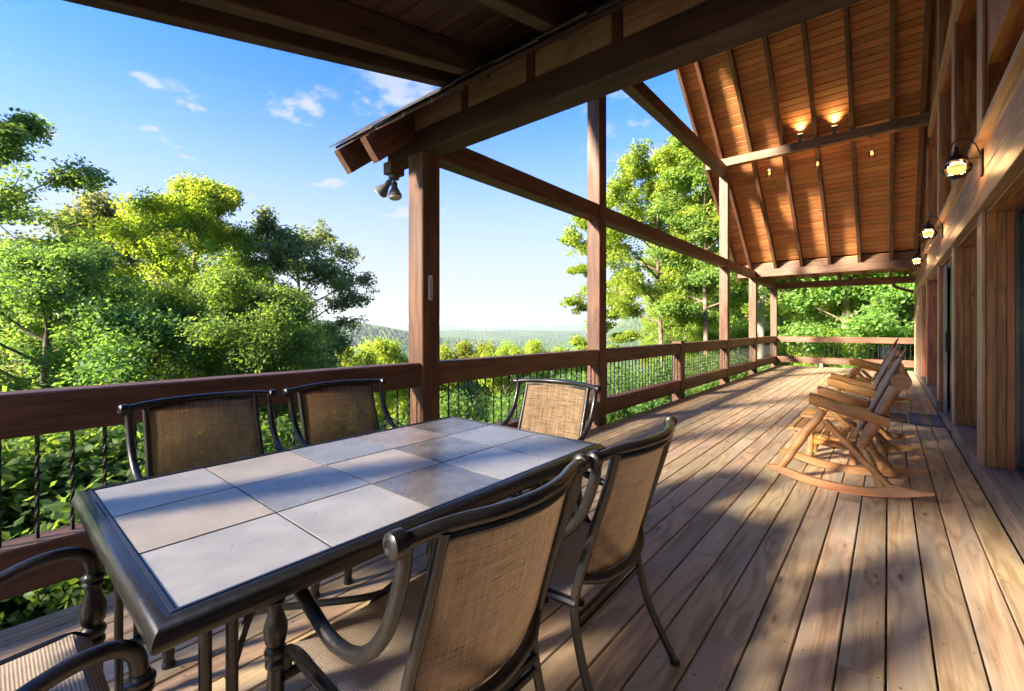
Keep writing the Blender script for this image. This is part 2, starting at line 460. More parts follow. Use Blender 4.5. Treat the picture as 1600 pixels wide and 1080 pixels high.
def tag(o, label=None, cat=None, group=None, kind=None):
    if label: o['label'] = label
    if cat: o['category'] = cat
    if group: o['group'] = group
    if kind: o['kind'] = kind
    return o


def link(name, mesh, parent=None, loc=(0, 0, 0)):
    o = bpy.data.objects.new(name, mesh)
    COL.objects.link(o)
    o.location = loc
    if parent is not None:
        o.parent = parent
    return o


def empty(name, loc=(0, 0, 0)):
    o = bpy.data.objects.new(name, None)
    COL.objects.link(o)
    o.location = loc
    o.empty_display_size = 0.2
    return o


def base(parent):
    """world location of an (unrotated) parent chain"""
    v = Vector((0, 0, 0))
    while parent is not None:
        v += parent.location
        parent = parent.parent
    return v


_cache = {}


def cham_mesh(name, l, w, h, mat, c=0.004):
    key = (round(l, 3), round(w, 3), round(h, 3), mat.name, round(c, 4))
    if key in _cache:
        return _cache[key]
    c = min(c, w * .3, h * .3)
    me = bpy.data.meshes.new(name)
    x = l / 2
    ring = [(w / 2, h / 2 - c), (w / 2 - c, h / 2), (-w / 2 + c, h / 2), (-w / 2, h / 2 - c),
            (-w / 2, -h / 2 + c), (-w / 2 + c, -h / 2), (w / 2 - c, -h / 2), (w / 2, -h / 2 + c)]
    vs = [(-x, a, b) for a, b in ring] + [(x, a, b) for a, b in ring]
    fs = [tuple(range(8)), tuple(range(15, 7, -1))]
    for i in range(8):
        j = (i + 1) % 8
        fs.append((j, i, i + 8, j + 8))
    me.from_pydata(vs, [], fs)
    me.materials.append(mat)
    _cache[key] = me
    return me


def beam(name, p0, p1, w, h, mat, parent=None, up=(0, 0, 1), c=0.004):
    """a timber from p0 to p1 (centre line); w sideways, h along up. The first side is local X = the grain."""
    p0, p1 = Vector(p0), Vector(p1)
    d = p1 - p0
    me = cham_mesh(name, d.length, w, h, mat, c)
    X = d.normalized()
    up = Vector(up)
    Y = up.cross(X).normalized()
    Z = X.cross(Y).normalized()
    o = bpy.data.objects.new(name, me)
    COL.objects.link(o)
    R = Matrix((X, Y, Z)).transposed().to_4x4()
    loc = (p0 + p1) / 2
    if parent is not None:
        loc = loc - base(parent)
        o.parent = parent
    o.matrix_basis = Matrix.Translation(loc) @ R
    return o


def bbox(name, lo, hi, mat, parent=None, axis='Y', c=0.004):
    """board by its two corners, grain along the axis"""
    lo, hi = Vector(lo), Vector(hi)
    m = (lo + hi) / 2
    s = hi - lo
    if axis == 'X':
        return beam(name, (lo.x, m.y, m.z), (hi.x, m.y, m.z), s.y, s.z, mat, parent, (0, 0, 1), c)
    if axis == 'Y':
        return beam(name, (m.x, lo.y, m.z), (m.x, hi.y, m.z), s.x, s.z, mat, parent, (0, 0, 1), c)
    return beam(name, (m.x, m.y, lo.z), (m.x, m.y, hi.z), s.y, s.x, mat, parent, (1, 0, 0), c)


class MB:
    def __init__(s):
        s.v, s.f, s.mi = [], [], []

    def add(s, vs, fs):
        n = len(s.v)
        s.v += [tuple(v) for v in vs]
        s.f += [tuple(i + n for i in f) for f in fs]

    def tube(s, pts, rad, seg=10, cap=True, flat=1.0):
        pts = [Vector(p) for p in pts]
        if not isinstance(rad, (list, tuple)):
            rad = [rad] * len(pts)
        rings = []
        prevn = None
        for i, p in enumerate(pts):
            if i == 0: t = pts[1] - pts[0]
            elif i == len(pts) - 1: t = pts[-1] - pts[-2]
            else: t = (pts[i + 1] - pts[i]).normalized() + (pts[i] - pts[i - 1]).normalized()
            t.normalize()
            if prevn is None:
                a = Vector((0, 0, 1)) if abs(t.z) < .9 else Vector((1, 0, 0))
                nn = a.cross(t).normalized()
            else:
                nn = (prevn - t * prevn.dot(t)).normalized()
            prevn = nn
            b = t.cross(nn)
            rings.append([p + (nn * math.cos(2 * math.pi * k / seg) + b * flat * math.sin(2 * math.pi * k / seg)) * rad[i] for k in range(seg)])
        n0 = len(s.v)
        for r in rings:
            s.v += [tuple(q) for q in r]
        for i in range(len(rings) - 1):
            for k in range(seg):
                a = n0 + i * seg + k; b2 = n0 + i * seg + (k + 1) % seg
                s.f.append((a, b2, b2 + seg, a + seg))
        if cap:
            s.f.append(tuple(n0 + k for k in range(seg))[::-1])
            s.f.append(tuple(n0 + (len(rings) - 1) * seg + k for k in range(seg)))

    def lathe(s, prof, centre, axis=(0, 0, 1), seg=16):
        """prof: list of (radius, distance along the axis)"""
        ax = Vector(axis).normalized()
        a = Vector((1, 0, 0)) if abs(ax.x) < .9 else Vector((0, 1, 0))
        u = ax.cross(a).normalized(); w = ax.cross(u)
        c = Vector(centre)
        n0 = len(s.v)
        for r, d in prof:
            for k in range(seg):
                t = 2 * math.pi * k / seg
                s.v.append(tuple(c + ax * d + (u * math.cos(t) + w * math.sin(t)) * max(r, 1e-4)))
        for i in range(len(prof) - 1):
            for k in range(seg):
                p = n0 + i * seg + k; q = n0 + i * seg + (k + 1) % seg
                s.f.append((p, q, q + seg, p + seg))
        s.f.append(tuple(n0 + k for k in range(seg))[::-1])
        s.f.append(tuple(n0 + (len(prof) - 1) * seg + k for k in range(seg)))

    def box(s, lo, hi):
        x0, y0, z0 = lo; x1, y1, z1 = hi
        s.add([(x0, y0, z0), (x1, y0, z0), (x1, y1, z0), (x0, y1, z0), (x0, y0, z1), (x1, y0, z1), (x1, y1, z1), (x0, y1, z1)],
              [(0, 3, 2, 1), (4, 5, 6, 7), (0, 1, 5, 4), (1, 2, 6, 5), (2, 3, 7, 6), (3, 0, 4, 7)])

    def build(s, name, mat, parent=None, loc=(0, 0, 0), smooth=True, sharp=40):
        me = bpy.data.meshes.new(name)
        me.from_pydata(s.v, [], s.f)
        me.materials.append(mat)
        bm = bmesh.new(); bm.from_mesh(me)
        bmesh.ops.recalc_face_normals(bm, faces=bm.faces)
        for e in bm.edges:
            if len(e.link_faces) == 2:
                e.smooth = e.calc_face_angle(0) < math.radians(sharp)
        for f in bm.faces:
            f.smooth = smooth
        bm.to_mesh(me); bm.free()
        return link(name, me, parent, loc)


def spline(pts, n=6):
    pts = [Vector(p) for p in pts]
    P = [pts[0] * 2 - pts[1]] + pts + [pts[-1] * 2 - pts[-2]]
    out = []
    for i in range(1, len(P) - 2):
        for k in range(n):
            t = k / n
            a, b, c, d = P[i - 1], P[i], P[i + 1], P[i + 2]
            out.append(0.5 * ((2 * b) + (c - a) * t + (2 * a - 5 * b + 4 * c - d) * t * t + (3 * b - a - 3 * c + d) * t ** 3))
    out.append(pts[-1])
    return out


def copy_tree(o, parent=None):
    c = o.copy()
    COL.objects.link(c)
    c.parent = parent
    for ch in list(o.children):
        copy_tree(ch, c)
    return c


# ------------------------------------------------------------------ the ground: ridge, valley, hills
def hash2(ix, iy, k):
    h = np.sin(ix * 127.1 + iy * 311.7 + k * 74.7) * 43758.5453
    return h - np.floor(h)


def worley(x, y, cell):
    gx, gy = np.floor(x / cell), np.floor(y / cell)
    best = np.full(x.shape, 9.0)
    for i in (-1, 0, 1):
        for j in (-1, 0, 1):
            cx, cy = gx + i, gy + j
            px = cx + hash2(cx, cy, 1); py = cy + hash2(cx, cy, 2)
            s = 0.75 + .5 * hash2(cx, cy, 3)
            d = ((x / cell - px) ** 2 + (y / cell - py) ** 2) / s
            best = np.minimum(best, d)
    return 1 - np.sqrt(np.clip(best, 0, 1.0))


def smooth(x, a, b):
    t = np.clip((x - a) / (b - a), 0, 1)
    return t * t * (3 - 2 * t)


def vnoise(x, y, cell, k=0):
    gx, gy = np.floor(x / cell), np.floor(y / cell)
    fx, fy = x / cell - gx, y / cell - gy
    fx = fx * fx * (3 - 2 * fx); fy = fy * fy * (3 - 2 * fy)
    a = hash2(gx, gy, 5 + k); b = hash2(gx + 1, gy, 5 + k); c = hash2(gx, gy + 1, 5 + k); d = hash2(gx + 1, gy + 1, 5 + k)
    return (a * (1 - fx) + b * fx) * (1 - fy) + (c * (1 - fx) + d * fx) * fy


def dirpos(px, dist):
    """a place at a bearing and distance from the deck"""
    t = (px - 800) / 700
    x, y = t * math.cos(A0) - math.sin(A0), t * math.sin(A0) + math.cos(A0)
    n = math.hypot(x, y)
    return x / n * dist, y / n * dist


HILLS = []
for px, dist, hgt, rx, ry, rot in ((455, 1900, 148, 330, 900, .15), (330, 1700, 150, 400, 700, .1), (1010, 2500, 158, 300, 420, .2), (1120, 2300, 168, 500, 700, .2),
                                   (700, 4300, 92, 900, 400, .62), (845, 4700, 97, 1000, 420, .62), (560, 4600, 95, 1200, 420, .62),
                                   (640, 8000, 150, 1800, 600, .6), (800, 8600, 170, 1500, 600, .62), (930, 8400, 165, 1700, 600, .65), (500, 8400, 155, 1700, 600, .55),
                                   (720, 13500, 208, 2500, 800, .6), (880, 13500, 214, 2200, 800, .6), (560, 13500, 204, 2500, 800, .6)):
    x, y = dirpos(px, dist)
    HILLS.append((x, y, hgt, rx, ry, rot))


def ground_z(x, y):
    x = np.asarray(x, float); y = np.asarray(y, float)
    d = np.maximum(0, -x - 3.0)
    side = np.maximum(0, y - 60) * 0.12
    slope = 0.30 * d * smooth(d, 0, 14) + 0.05 * d
    drop = np.minimum(slope + side, 300)
    z = -2.7 - 118 * (1 - np.exp(-drop / 118))
    r = np.hypot(x, y)
    z += smooth(r, 60, 400) * ((vnoise(x, y, 220) - .5) * 26 + (vnoise(x, y, 700, 3) - .5) * 30)
    hill = np.zeros_like(z)
    for hx, hy, hh, rx, ry, rot in HILLS:
        ux, uy = x - hx, y - hy
        a = ux * math.cos(rot) + uy * math.sin(rot); b = -ux * math.sin(rot) + uy * math.cos(rot)
        hill = np.maximum(hill, hh * np.exp(-(a / rx) ** 2 - (b / ry) ** 2))
    return z + hill


def build_ground():
    t0, t1 = math.radians(100), math.radians(165)     # bearings of the open valley, meshed finer
    th = np.concatenate([np.linspace(t0, t1, 560, endpoint=False), np.linspace(t1, t0 + 2 * math.pi, 150, endpoint=False)])
    r = np.concatenate([[0.01], np.geomspace(6, 60, 24, endpoint=False), np.geomspace(60, 16000, 300)])
    R, T = np.meshgrid(r, th, indexing='ij')
    x, y = R * np.cos(T), R * np.sin(T)
    z = ground_z(x, y)
    can = worley(x, y, 9.0) * 6.5 + worley(x + 31, y + 17, 22.0) * 7 - 3
    z = z + can * smooth(R, 90, 160) * (1 - smooth(R, 2500, 5000) * .4)
    nr, nt_ = R.shape
    co = np.stack([x, y, z], -1).reshape(-1, 3)
    i = np.arange(nr - 1)[:, None] * nt_; j = np.arange(nt_)[None, :]; j2 = (j + 1) % nt_
    quads = np.stack([i + j, i + nt_ + j, i + nt_ + j2, i + j2], -1).reshape(-1, 4)
    me = np_mesh('hills', co, quads)
    m, nt, N, L, out = new_mat('forest_hills')
    tc = N.new('ShaderNodeTexCoord')
    n = N.new('ShaderNodeTexNoise'); n.inputs['Scale'].default_value = 0.11; n.inputs['Detail'].default_value = 6
    L.new(tc.outputs['Object'], n.inputs['Vector'])
    n2 = N.new('ShaderNodeTexNoise'); n2.inputs['Scale'].default_value = 0.004; n2.inputs['Detail'].default_value = 4
    L.new(tc.outputs['Object'], n2.inputs['Vector'])
    c = N.new('ShaderNodeMixRGB'); c.inputs[1].default_value = (0.018, 0.042, 0.014, 1); c.inputs[2].default_value = (0.07, 0.115, 0.03, 1)
    mr = N.new('ShaderNodeMapRange'); mr.inputs['From Min'].default_value = .35; mr.inputs['From Max'].default_value = .68
    L.new(n.outputs['Fac'], mr.inputs['Value']); L.new(mr.outputs[0], c.inputs[0])
    c2 = N.new('ShaderNodeMixRGB'); c2.inputs[2].default_value = (0.10, 0.13, 0.045, 1)
    mr2 = N.new('ShaderNodeMapRange'); mr2.inputs['From Min'].default_value = .5; mr2.inputs['From Max'].default_value = .75; mr2.inputs['To Max'].default_value = .6
    L.new(n2.outputs['Fac'], mr2.inputs['Value']); L.new(mr2.outputs[0], c2.inputs[0]); L.new(c.outputs[0], c2.inputs[1])
    bs = N.new('ShaderNodeBsdfPrincipled'); bs.inputs['Roughness'].default_value = 0.9
    bs.inputs['Specular IOR Level'].default_value = 0.1
    L.new(c2.outputs[0], bs.inputs['Base Color'])
    L.new(bs.outputs[0], out.inputs['Surface'])
    me.materials.append(m)
    tag(link('hills', me), 'wooded ridge and hazy forested valley hills below the deck', kind='structure')


def np_mesh(name, co, quads, attr=None):
    me = bpy.data.meshes.new(name)
    me.vertices.add(len(co))
    me.vertices.foreach_set('co', np.ascontiguousarray(co, dtype=np.float32).ravel())
    nf = len(quads)
    me.loops.add(nf * 4)
    me.loops.foreach_set('vertex_index', np.ascontiguousarray(quads, dtype=np.int32).ravel())
    me.polygons.add(nf)
    me.polygons.foreach_set('loop_start', np.arange(nf, dtype=np.int32) * 4)
    try:
        me.polygons.foreach_set('loop_total', np.full(nf, 4, dtype=np.int32))
    except Exception:
        pass
    if attr is not None:
        a = me.attributes.new('tint', 'FLOAT_VECTOR', 'FACE')
        a.data.foreach_set('vector', np.ascontiguousarray(attr, dtype=np.float32).ravel())
    me.update(calc_edges=True)
    me.polygons.foreach_set('use_smooth', np.zeros(nf, dtype=bool))
    return me


build_ground()

# ------------------------------------------------------------------ the deck
DX0, DX1, DY0, DY1 = -2.87, 0.57, -6.5, 17.62
deck_mb = MB()
for k in range(60):                                     # joists
    y = DY0 + 0.1 + k * 0.405
    if y > DY1: break
    deck_mb.box((DX0 + .02, y - .02, -0.24), (DX1 + .6, y + .02, -0.034))
deck_mb.box((DX0 - .03, DY0, -0.26), (DX0 + .015, DY1, -0.04))
deck_mb.box((DX0, DY1 - .04, -0.26), (DX1 + 3, DY1, -0.04))
deck = deck_mb.build('deck', M['timber'], smooth=False)
tag(deck, 'long timber deck of weathered boards running along the cabin', kind='structure')
BW = 0.1455
rb = random.Random(3)
nrow = int(round((DX1 - DX0) / BW))
BW = (DX1 - DX0) / nrow
for r in range(nrow):
    x0 = DX0 + r * BW; x1 = x0 + BW - 0.0080
    y = DY0 - rb.uniform(0, 3)
    first = True
    while y < DY1:
        L_ = rb.choice([3.66, 4.27, 4.88, 4.88])
        a, b = max(y, DY0), min(y + L_, DY1)
        if r == 20 and False: pass
        if b - a > 0.25:
            dz = rb.uniform(-.0012, .0012)
            bbox('deck_board', (x0, a + .0015, -0.033 + dz), (x1, b - .0015, dz), M['deck'], deck, 'Y', 0.003)
        y += L_
# beyond the cabin corner the deck goes on behind the end wall
for k in range(14):
    x0 = DX1 + .06 + k * BW
    bbox('deck_board', (x0, 17.0, -0.033), (x0 + BW - .0065, DY1, 0), M['deck'], deck, 'Y', 0.003)
sc = MB()
for r in range(nrow):
    for k in range(50):
        y = DY0 + 0.1 + k * 0.405
        if y > 12: break
        for f in (.22, .78):
            x = DX0 + (r + f) * BW + rb.uniform(-.007, .007); yy = y + rb.uniform(-.012, .012)
            s = rb.uniform(.0028, .0045)
            sc.add([(x + s * math.cos(t * math.pi / 3), yy + s * math.sin(t * math.pi / 3), 0.0022) for t in range(6)], [(0, 1, 2, 3, 4, 5)])
tag(sc.build('screw_heads', M['screwm'], deck, smooth=False), kind='stuff')

# ------------------------------------------------------------------ the gable roof over the deck: posts, beams, rafters
PX = -2.995                                            # centre of the post line
POSTY = [2.415, 5.335, 11.455, 14.405, 17.505]         # roof posts; the short rail post stands at 8.355
PS = 0.19
Z1 = 2.72                                              # underside of the eave beams
SL = 0.8
YN, YF = 2.40, 14.40
ceil_z = lambda y: 3.15 + SL * (y - YN) if y < (YN + YF) / 2 else 3.15 + SL * (YF - y)
YR = (YN + YF) / 2
RAK = -3.50
XH = 0.62
roof = empty('gable_porch_roof', (PX, YR, 0))
tag(roof, 'tall gable roof on square stained posts over the rocking chairs, with exposed rafters', 'roof')
beam_m = M['timber']
tops = [Z1 - .002, 5.1, 5.1, Z1 - .002, 2.585]
for y, zt in zip(POSTY, tops):
    bbox('post', (PX - PS / 2, y - PS / 2, -0.30), (PX + PS / 2, y + PS / 2, zt), beam_m, roof, 'Z', 0.008)
    bbox('post_footing', (PX - .15, y - .15, -6.0), (PX + .15, y + .15, -0.303), beam_m, roof, 'Z', 0.008)
# headers along the rail line between the posts
HB = 0.17
for a, b in ((0, 1), (2, 3)):
    bbox('header_beam', (PX - HB / 2, POSTY[a] + PS / 2 + .001, 2.71 - .002), (PX + HB / 2, POSTY[b] - PS / 2 - .001, 2.905), beam_m, roof, 'Y', .008)
bbox('header_beam', (PX - HB / 2, POSTY[1] + PS / 2 + .001, 2.708), (PX + HB / 2, POSTY[2] - PS / 2 - .001, 2.905), beam_m, roof, 'Y', .008)
bbox('collar_beam', (PX - HB / 2, POSTY[1] + PS / 2 + .001, 4.86), (PX + HB / 2, POSTY[2] + .02, 5.098), beam_m, roof, 'Y', .008)
bbox('header_beam', (PX - HB / 2, POSTY[3] + PS / 2 + .001, 2.62), (PX + HB / 2, POSTY[4] - PS / 2, 2.80), beam_m, roof, 'Y', .008)
# eave beam over the near post, reaching across to the cabin
bbox('eave_beam', (-3.38, 2.32, Z1), (XH + .3, 2.51, 2.905), M['soffit'], roof, 'X', .008)  # likely stained like the posts; its shade is put into the darker colour
bbox('tie_beam', (-3.40, 11.37, 5.10), (XH, 11.54, 5.29), beam_m, roof, 'X', .008)
bbox('tie_beam', (-3.28, 5.25, 5.10), (XH, 5.42, 5.29), beam_m, roof, 'X', .008)
bbox('eave_beam', (-3.38, 14.31, 2.72), (XH, 14.50, 2.925), beam_m, roof, 'X', .008)
bbox('end_beam', (-3.2, 17.41, 2.587), (XH + .2, 17.60, 2.79), beam_m, roof, 'X', .008)
# rafters
RD = 0.20
nrm = math.hypot(1, SL)
RX = [-3.44, -3.05, -2.42, -1.80, -1.18, -0.56, 0.06, 0.50]
for i, x in enumerate(RX):
    w = 0.07
    off = RD / 2 * nrm + .003
    y0, y1 = (1.93 if i < 2 else 2.385), YR
    beam('rafter', (x, y0, ceil_z(y0) - off), (x, y1 - .002, ceil_z(y1) - off), w, RD, beam_m, roof, (0, 0, 1), .005)
    beam('rafter', (x, YR + .002, ceil_z(YR) - off), (x, 14.75, ceil_z(14.75) - off), w, RD, beam_m, roof, (0, 0, 1), .005)
    # shallow rafters beyond the break
    beam('rafter', (x, 14.52, 3.015), (x, 18.05, 2.88), w, .14, beam_m, roof, (0, 0, 1), .005)
bbox('ridge_beam', (-3.4, YR - .05, 7.45), (XH, YR + .05, 7.66), beam_m, roof, 'X', .006)
# blocking between the rafter tails
for i in range(len(RX) - 1):
    a, b = RX[i] + .037, RX[i + 1] - .037
    bbox('blocking', (a, 2.335, 2.907), (b, 2.375, 3.085), M['trim'], roof, 'X', .003)
    bbox('rafter_end', (RX[i + 1] - .036, 2.327, 2.907), (RX[i + 1] + .036, 2.378, 3.09), beam_m, roof, 'Z', .003)
    bbox('blocking', (a, 14.40, 2.927), (b, 14.44, 3.10), beam_m, roof, 'X', .003)
# near slope: boards unseen from the deck, one sheathing part; far slope: every board
sh = MB()


def slab(mb, x0, x1, y0, y1, t0, t1, zf):
    za, zb = zf(y0), zf(y1)
    mb.add([(x0, y0, za + t0), (x1, y0, za + t0), (x1, y1, zb + t0), (x0, y1, zb + t0),
            (x0, y0, za + t1), (x1, y0, za + t1), (x1, y1, zb + t1), (x0, y1, zb + t1)],
           [(0, 3, 2, 1), (4, 5, 6, 7), (0, 1, 5, 4), (1, 2, 6, 5), (2, 3, 7, 6), (3, 0, 4, 7)])


slab(sh, RAK, XH + 3, 1.90, YR, 0.0, 0.03, ceil_z)
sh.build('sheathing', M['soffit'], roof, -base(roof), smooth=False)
sg = MB()
slab(sg, RAK - .03, XH + 3, 1.95, YR, 0.034, 0.06, ceil_z)
slab(sg, RAK - .03, XH + 3, YR + .002, 14.42, 0.034, 0.06, ceil_z)
slab(sg, RAK - .03, XH + 3, 14.43, 18.2, 0.03, 0.055, lambda y: 3.135 - .04 * (y - 14.4))
sg.build('shingle_field', M['shingle'], roof, -base(roof), smooth=False)
rs = random.Random(5)
x = RAK - .05
while x < -0.2:
    w = rs.uniform(.28, .33)
    y0 = 1.865 + rs.uniform(-.012, .012)
    t = rs.uniform(0, .008)
    mb = MB()
    zc_ = ceil_z(1.9)
    mb.add([(x, y0, zc_ - .022 + t), (x + w - .006, y0 + rs.uniform(-.008, .008), zc_ - .022 + t), (x + w - .006, 2.2, ceil_z(2.2) + .062), (x, 2.2, ceil_z(2.2) + .062),
            (x, y0, zc_ - .010 + t), (x + w - .006, y0, zc_ - .010 + t), (x + w - .006, 2.2, ceil_z(2.2) + .072), (x, 2.2, ceil_z(2.2) + .072)],
           [(0, 3, 2, 1), (4, 5, 6, 7), (0, 1, 5, 4), (1, 2, 6, 5), (2, 3, 7, 6), (3, 0, 4, 7)])
    for q in range(8):
        v = mb.v[q]; mb.v[q] = (v[0], v[1], v[2] + (.034 if q in (0, 1, 4, 5) else 0))
    mb.build('shingle', M['shingle'], roof, -base(roof), smooth=False)
    x += w
# ceiling boards on the far slope, tongue and groove, running across the rafters
rc = random.Random(11)
BWC = 0.135
slope_len = (YF - YR) * nrm
n = int(slope_len / BWC)
for k in range(n + 1):
    s0 = k * BWC; s1 = min(s0 + BWC - .008, slope_len)
    if s1 - s0 < .04: continue
    ya = YR + .004 + (s0 + s1) / 2 / nrm
    zc_ = ceil_z(ya)
    xs = [RAK, rc.choice(RX[2:6]) if rc.random() < .7 else None, XH]
    xs = [q for q in xs if q is not None]
    for a, b in zip(xs[:-1], xs[1:]):
        j = rc.uniform(-.001, .001)
        nv = Vector((0, SL, 1)).normalized()
        c = Vector((0, ya, zc_)) + nv * (.0145 + j)
        beam('ceiling_board', (a + .001, c.y, c.z), (b - .001, c.y, c.z), s1 - s0, .024, M['ceiling'], roof, nv, .007)
for k in range(26):
    ya = 14.43 + k * BWC + BWC / 2
    z = 3.10 - .04 * (ya - 14.4)
    bbox('ceiling_board', (RAK, ya - BWC / 2 + .003, z), (XH + 1.0, ya + BWC / 2 - .003, z + .024), M['ceiling'], roof, 'X', .004)
# barge board on the rake and fascia at the near eave's outer end
# shade side brackets: short outlookers under the rake
for y in (12.4, 13.6):
    pass

# ------------------------------------------------------------------ the low roof over the table
low = empty('low_porch_roof', (-1.0, 0, 2.4))
tag(low, 'low dark roof over the tiled table, resting on the eave of the gable roof', 'roof')
lz = lambda y: 2.40 + .235 * (y - .18)
LX = [-2.13, -1.93, -1.32, -0.70, -0.08, 0.54]
for x in LX:
    beam('rafter', (x, -.45, lz(-.45) + .075), (x, 2.02, lz(2.02) + .075), .075, .15, M['soffit'], low, (0, 0, 1), .004)  # rafters toned darker than the timber to stand for the shade up here
yb = -.45
while yb < 2.16:
    z = lz(yb + .07) + .17
    nv = Vector((0, -.235, 1)).normalized()
    for a, b in ((-2.2, rc.choice([-1.32, -0.70, -.08])), (None, 0.9)):
        if a is None: a = prevb
        prevb = b
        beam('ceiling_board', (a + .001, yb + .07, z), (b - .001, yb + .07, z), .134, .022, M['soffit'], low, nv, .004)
    yb += .1385
lw = MB()
slab(lw, -2.22, 0.95, -.5, 2.30, .1825, .215, lz)
lw.build('shingle_field', M['shingle'], low, -base(low), smooth=False)
bbox('tail_beam', (-2.2, -.38, lz(-.38) - .2), (.9, -.22, lz(-.38) - .01), M['timber'], low, 'X')
bbox('post', (-2.1, -.39, -.3), (-1.93, -.21, lz(-.38) - .202), M['timber'], low, 'Z', .008)
bbox('post', (.4, -.39, -.3), (.57, -.21, lz(-.38) - .202), M['timber'], low, 'Z', .008)

# ------------------------------------------------------------------ railing
RX0, RX1 = -3.075, -2.915
rail = empty('deck_railing', (PX, 8, 0))
tag(rail, 'long stained deck railing with black twisted balusters facing the valley view', 'railing')


def baluster_mesh():
    mb = MB()
    pts = [(0, 0, z) for z in np.linspace(0.31, 0.80, 30)]
    seg = 4
    n0 = 0
    for i, p in enumerate(pts):
        t = i * .42 if 3 < i < 27 else (3 * .42 if i <= 3 else 27 * .42)
        for k in range(seg):
            a = t + k * math.pi / 2
            mb.v.append((.0088 * math.cos(a), .0088 * math.sin(a), p[2]))
    for i in range(len(pts) - 1):
        for k in range(seg):
            a = i * seg + k; b = i * seg + (k + 1) % seg
            mb.f.append((a, b, b + seg, a + seg))
    return mb


bal = baluster_mesh().build('baluster', M['iron'], rail, (0, -3, 0), smooth=False)
bal_mesh = bal.data
spans = [(DY0, POSTY[0] - PS / 2), (POSTY[0] + PS / 2, POSTY[1] - PS / 2), (POSTY[1] + PS / 2, 8.26), (8.45, POSTY[2] - PS / 2),
         (POSTY[2] + PS / 2, POSTY[3] - PS / 2), (POSTY[3] + PS / 2, POSTY[4] - PS / 2)]
first = True
for a, b in spans:
    bbox('top_rail', (RX0, a + .001, .797), (RX1, b - .001, .99), M['timber'], rail, 'Y', .008)
    bbox('bottom_rail', (RX0, a + .001, .105), (RX1, b - .001, .312), M['timber'], rail, 'Y', .008)
    n = int((b - a) / .1155)
    for k in range(n):
        y = a + (k + .5) * (b - a) / n
        if first:
            o = bal; first = False
        else:
            o = bpy.data.objects.new('baluster', bal_mesh); COL.objects.link(o); o.parent = rail
        o.location = Vector((PX, y, 0)) - rail.location
bbox('rail_post', (PX - .08, 8.262, -.3), (PX + .095, 8.448, 1.03), M['timber'], rail, 'Z', .008)
erail = empty('deck_railing', (-1.2, 17.5, 0))
tag(erail, 'short stained railing with thin black balusters across the far end of the deck', 'railing')
bbox('top_rail', (PX + PS / 2 + .001, 17.43, .80), (4.2, 17.58, .985), M['timber'], erail, 'X', .008)
bbox('bottom_rail', (PX + PS / 2 + .001, 17.43, .12), (4.2, 17.58, .32), M['timber'], erail, 'X', .008)
bbox('rail_post', (.62, 17.40, -.3), (.80, 17.60, 1.02), M['timber'], erail, 'Z', .008)
for k in range(58):
    o = bpy.data.objects.new('baluster', bal_mesh); COL.objects.link(o); o.parent = erail
    o.location = Vector((PX + .2 + k * .122, 17.505, 0)) - erail.location

# ------------------------------------------------------------------ the cabin wall
WX = 0.58                                              # face of the wall
cabin = empty('cabin', (WX, 6, 0))
tag(cabin, 'cabin wall with deep cedar window bays, sliding door and siding band beside the deck', 'building')
DEP = 0.155
core = MB()
# dark room shell behind the glass
core.box((3.5, -6.4, 0), (3.6, 17.2, 7.4)); core.box((.9, 17.05, 0), (3.6, 17.2, 7.4)); core.box((.9, -6.4, 0), (3.6, -6.3, 2.8))
core.box((.9, -6.4, -.05), (3.6, 17.2, -.02))
core.build('interior_shell', M['interior'], cabin, -base(cabin), smooth=False)
ZW0, ZW1 = .10, 2.22
mull = [(-6.3, -6.0), (-4.3, -4.0), (-2.3, -1.9), (-.1, .2), (2.55, 2.83), (5.22, 5.50), (7.25, 7.50), (9.30, 9.58), (11.95, 12.2), (13.95, 14.2)]
bays = [(mull[i][1], mull[i + 1][0]) for i in range(len(mull) - 1)]
topz = lambda y: min(7.6, ceil_z(min(max(y, 2.4), 14.4))) - .03
for i, (a, b) in enumerate(mull):
    # lower pier: a trim board on the face and cedar side boards into the recess
    bbox('trim_board', (WX, a, .162), (WX + .022, b, 2.218), M['trim'], cabin, 'Z')
    if topz(a) > 3.2:
        bbox('trim_board', (WX, a, 2.822), (WX + .022, b, min(topz(a), topz(b)) - .05), M['trim'], cabin, 'Z')
# siding band
for z0, z1 in ((2.34, 2.507), (2.513, 2.678)):
    y = -6.3
    while y < 17.0:
        l = 4.1 if z0 < 2.5 else 3.4
        bbox('siding_board', (WX - .004, y, z0), (WX + .02, min(y + l - .004, 17.0), z1), M['siding'], cabin, 'Y', .006)
        y += l
for y0, y1 in ((-6.3, -2.304), (-2.3, 2.1), (2.104, 8.0), (8.004, 12.6), (12.604, 17.0)):
    bbox('band_board', (WX - .035, y0, 2.222), (WX + .03, y1, 2.334), M['trim'], cabin, 'Y')
    bbox('ledge_board', (WX - .045, y0, 2.762), (WX + .10, y1, 2.818), M['trim'], cabin, 'Y')
    bbox('ledge_backing', (WX + .005, y0, 2.684), (WX + .04, y1, 2.758), M['jamb'], cabin, 'Y')
for y0, y1 in ((2.9, 8.0), (8.004, 11.3)):
    bbox('band_board', (WX - .02, y0, 4.80), (WX + .05, y1, 4.86), M['trim'], cabin, 'Y')
    bbox('band_board', (WX - .02, y0, 4.90), (WX + .05, y1, 4.96), M['trim'], cabin, 'Y')
sill = bbox('sill_board', (WX - .01, -6.3, .0), (WX + .045, 7.25, .16), M['sill'], cabin, 'Y')
bbox('sill_board', (WX - .01, 9.58, .0), (WX + .045, 17.0, .16), M['sill'], cabin, 'Y')
bbox('threshold', (WX - .008, 7.252, .001), (WX + .25, 9.578, .022), M['sill'], cabin, 'Y')
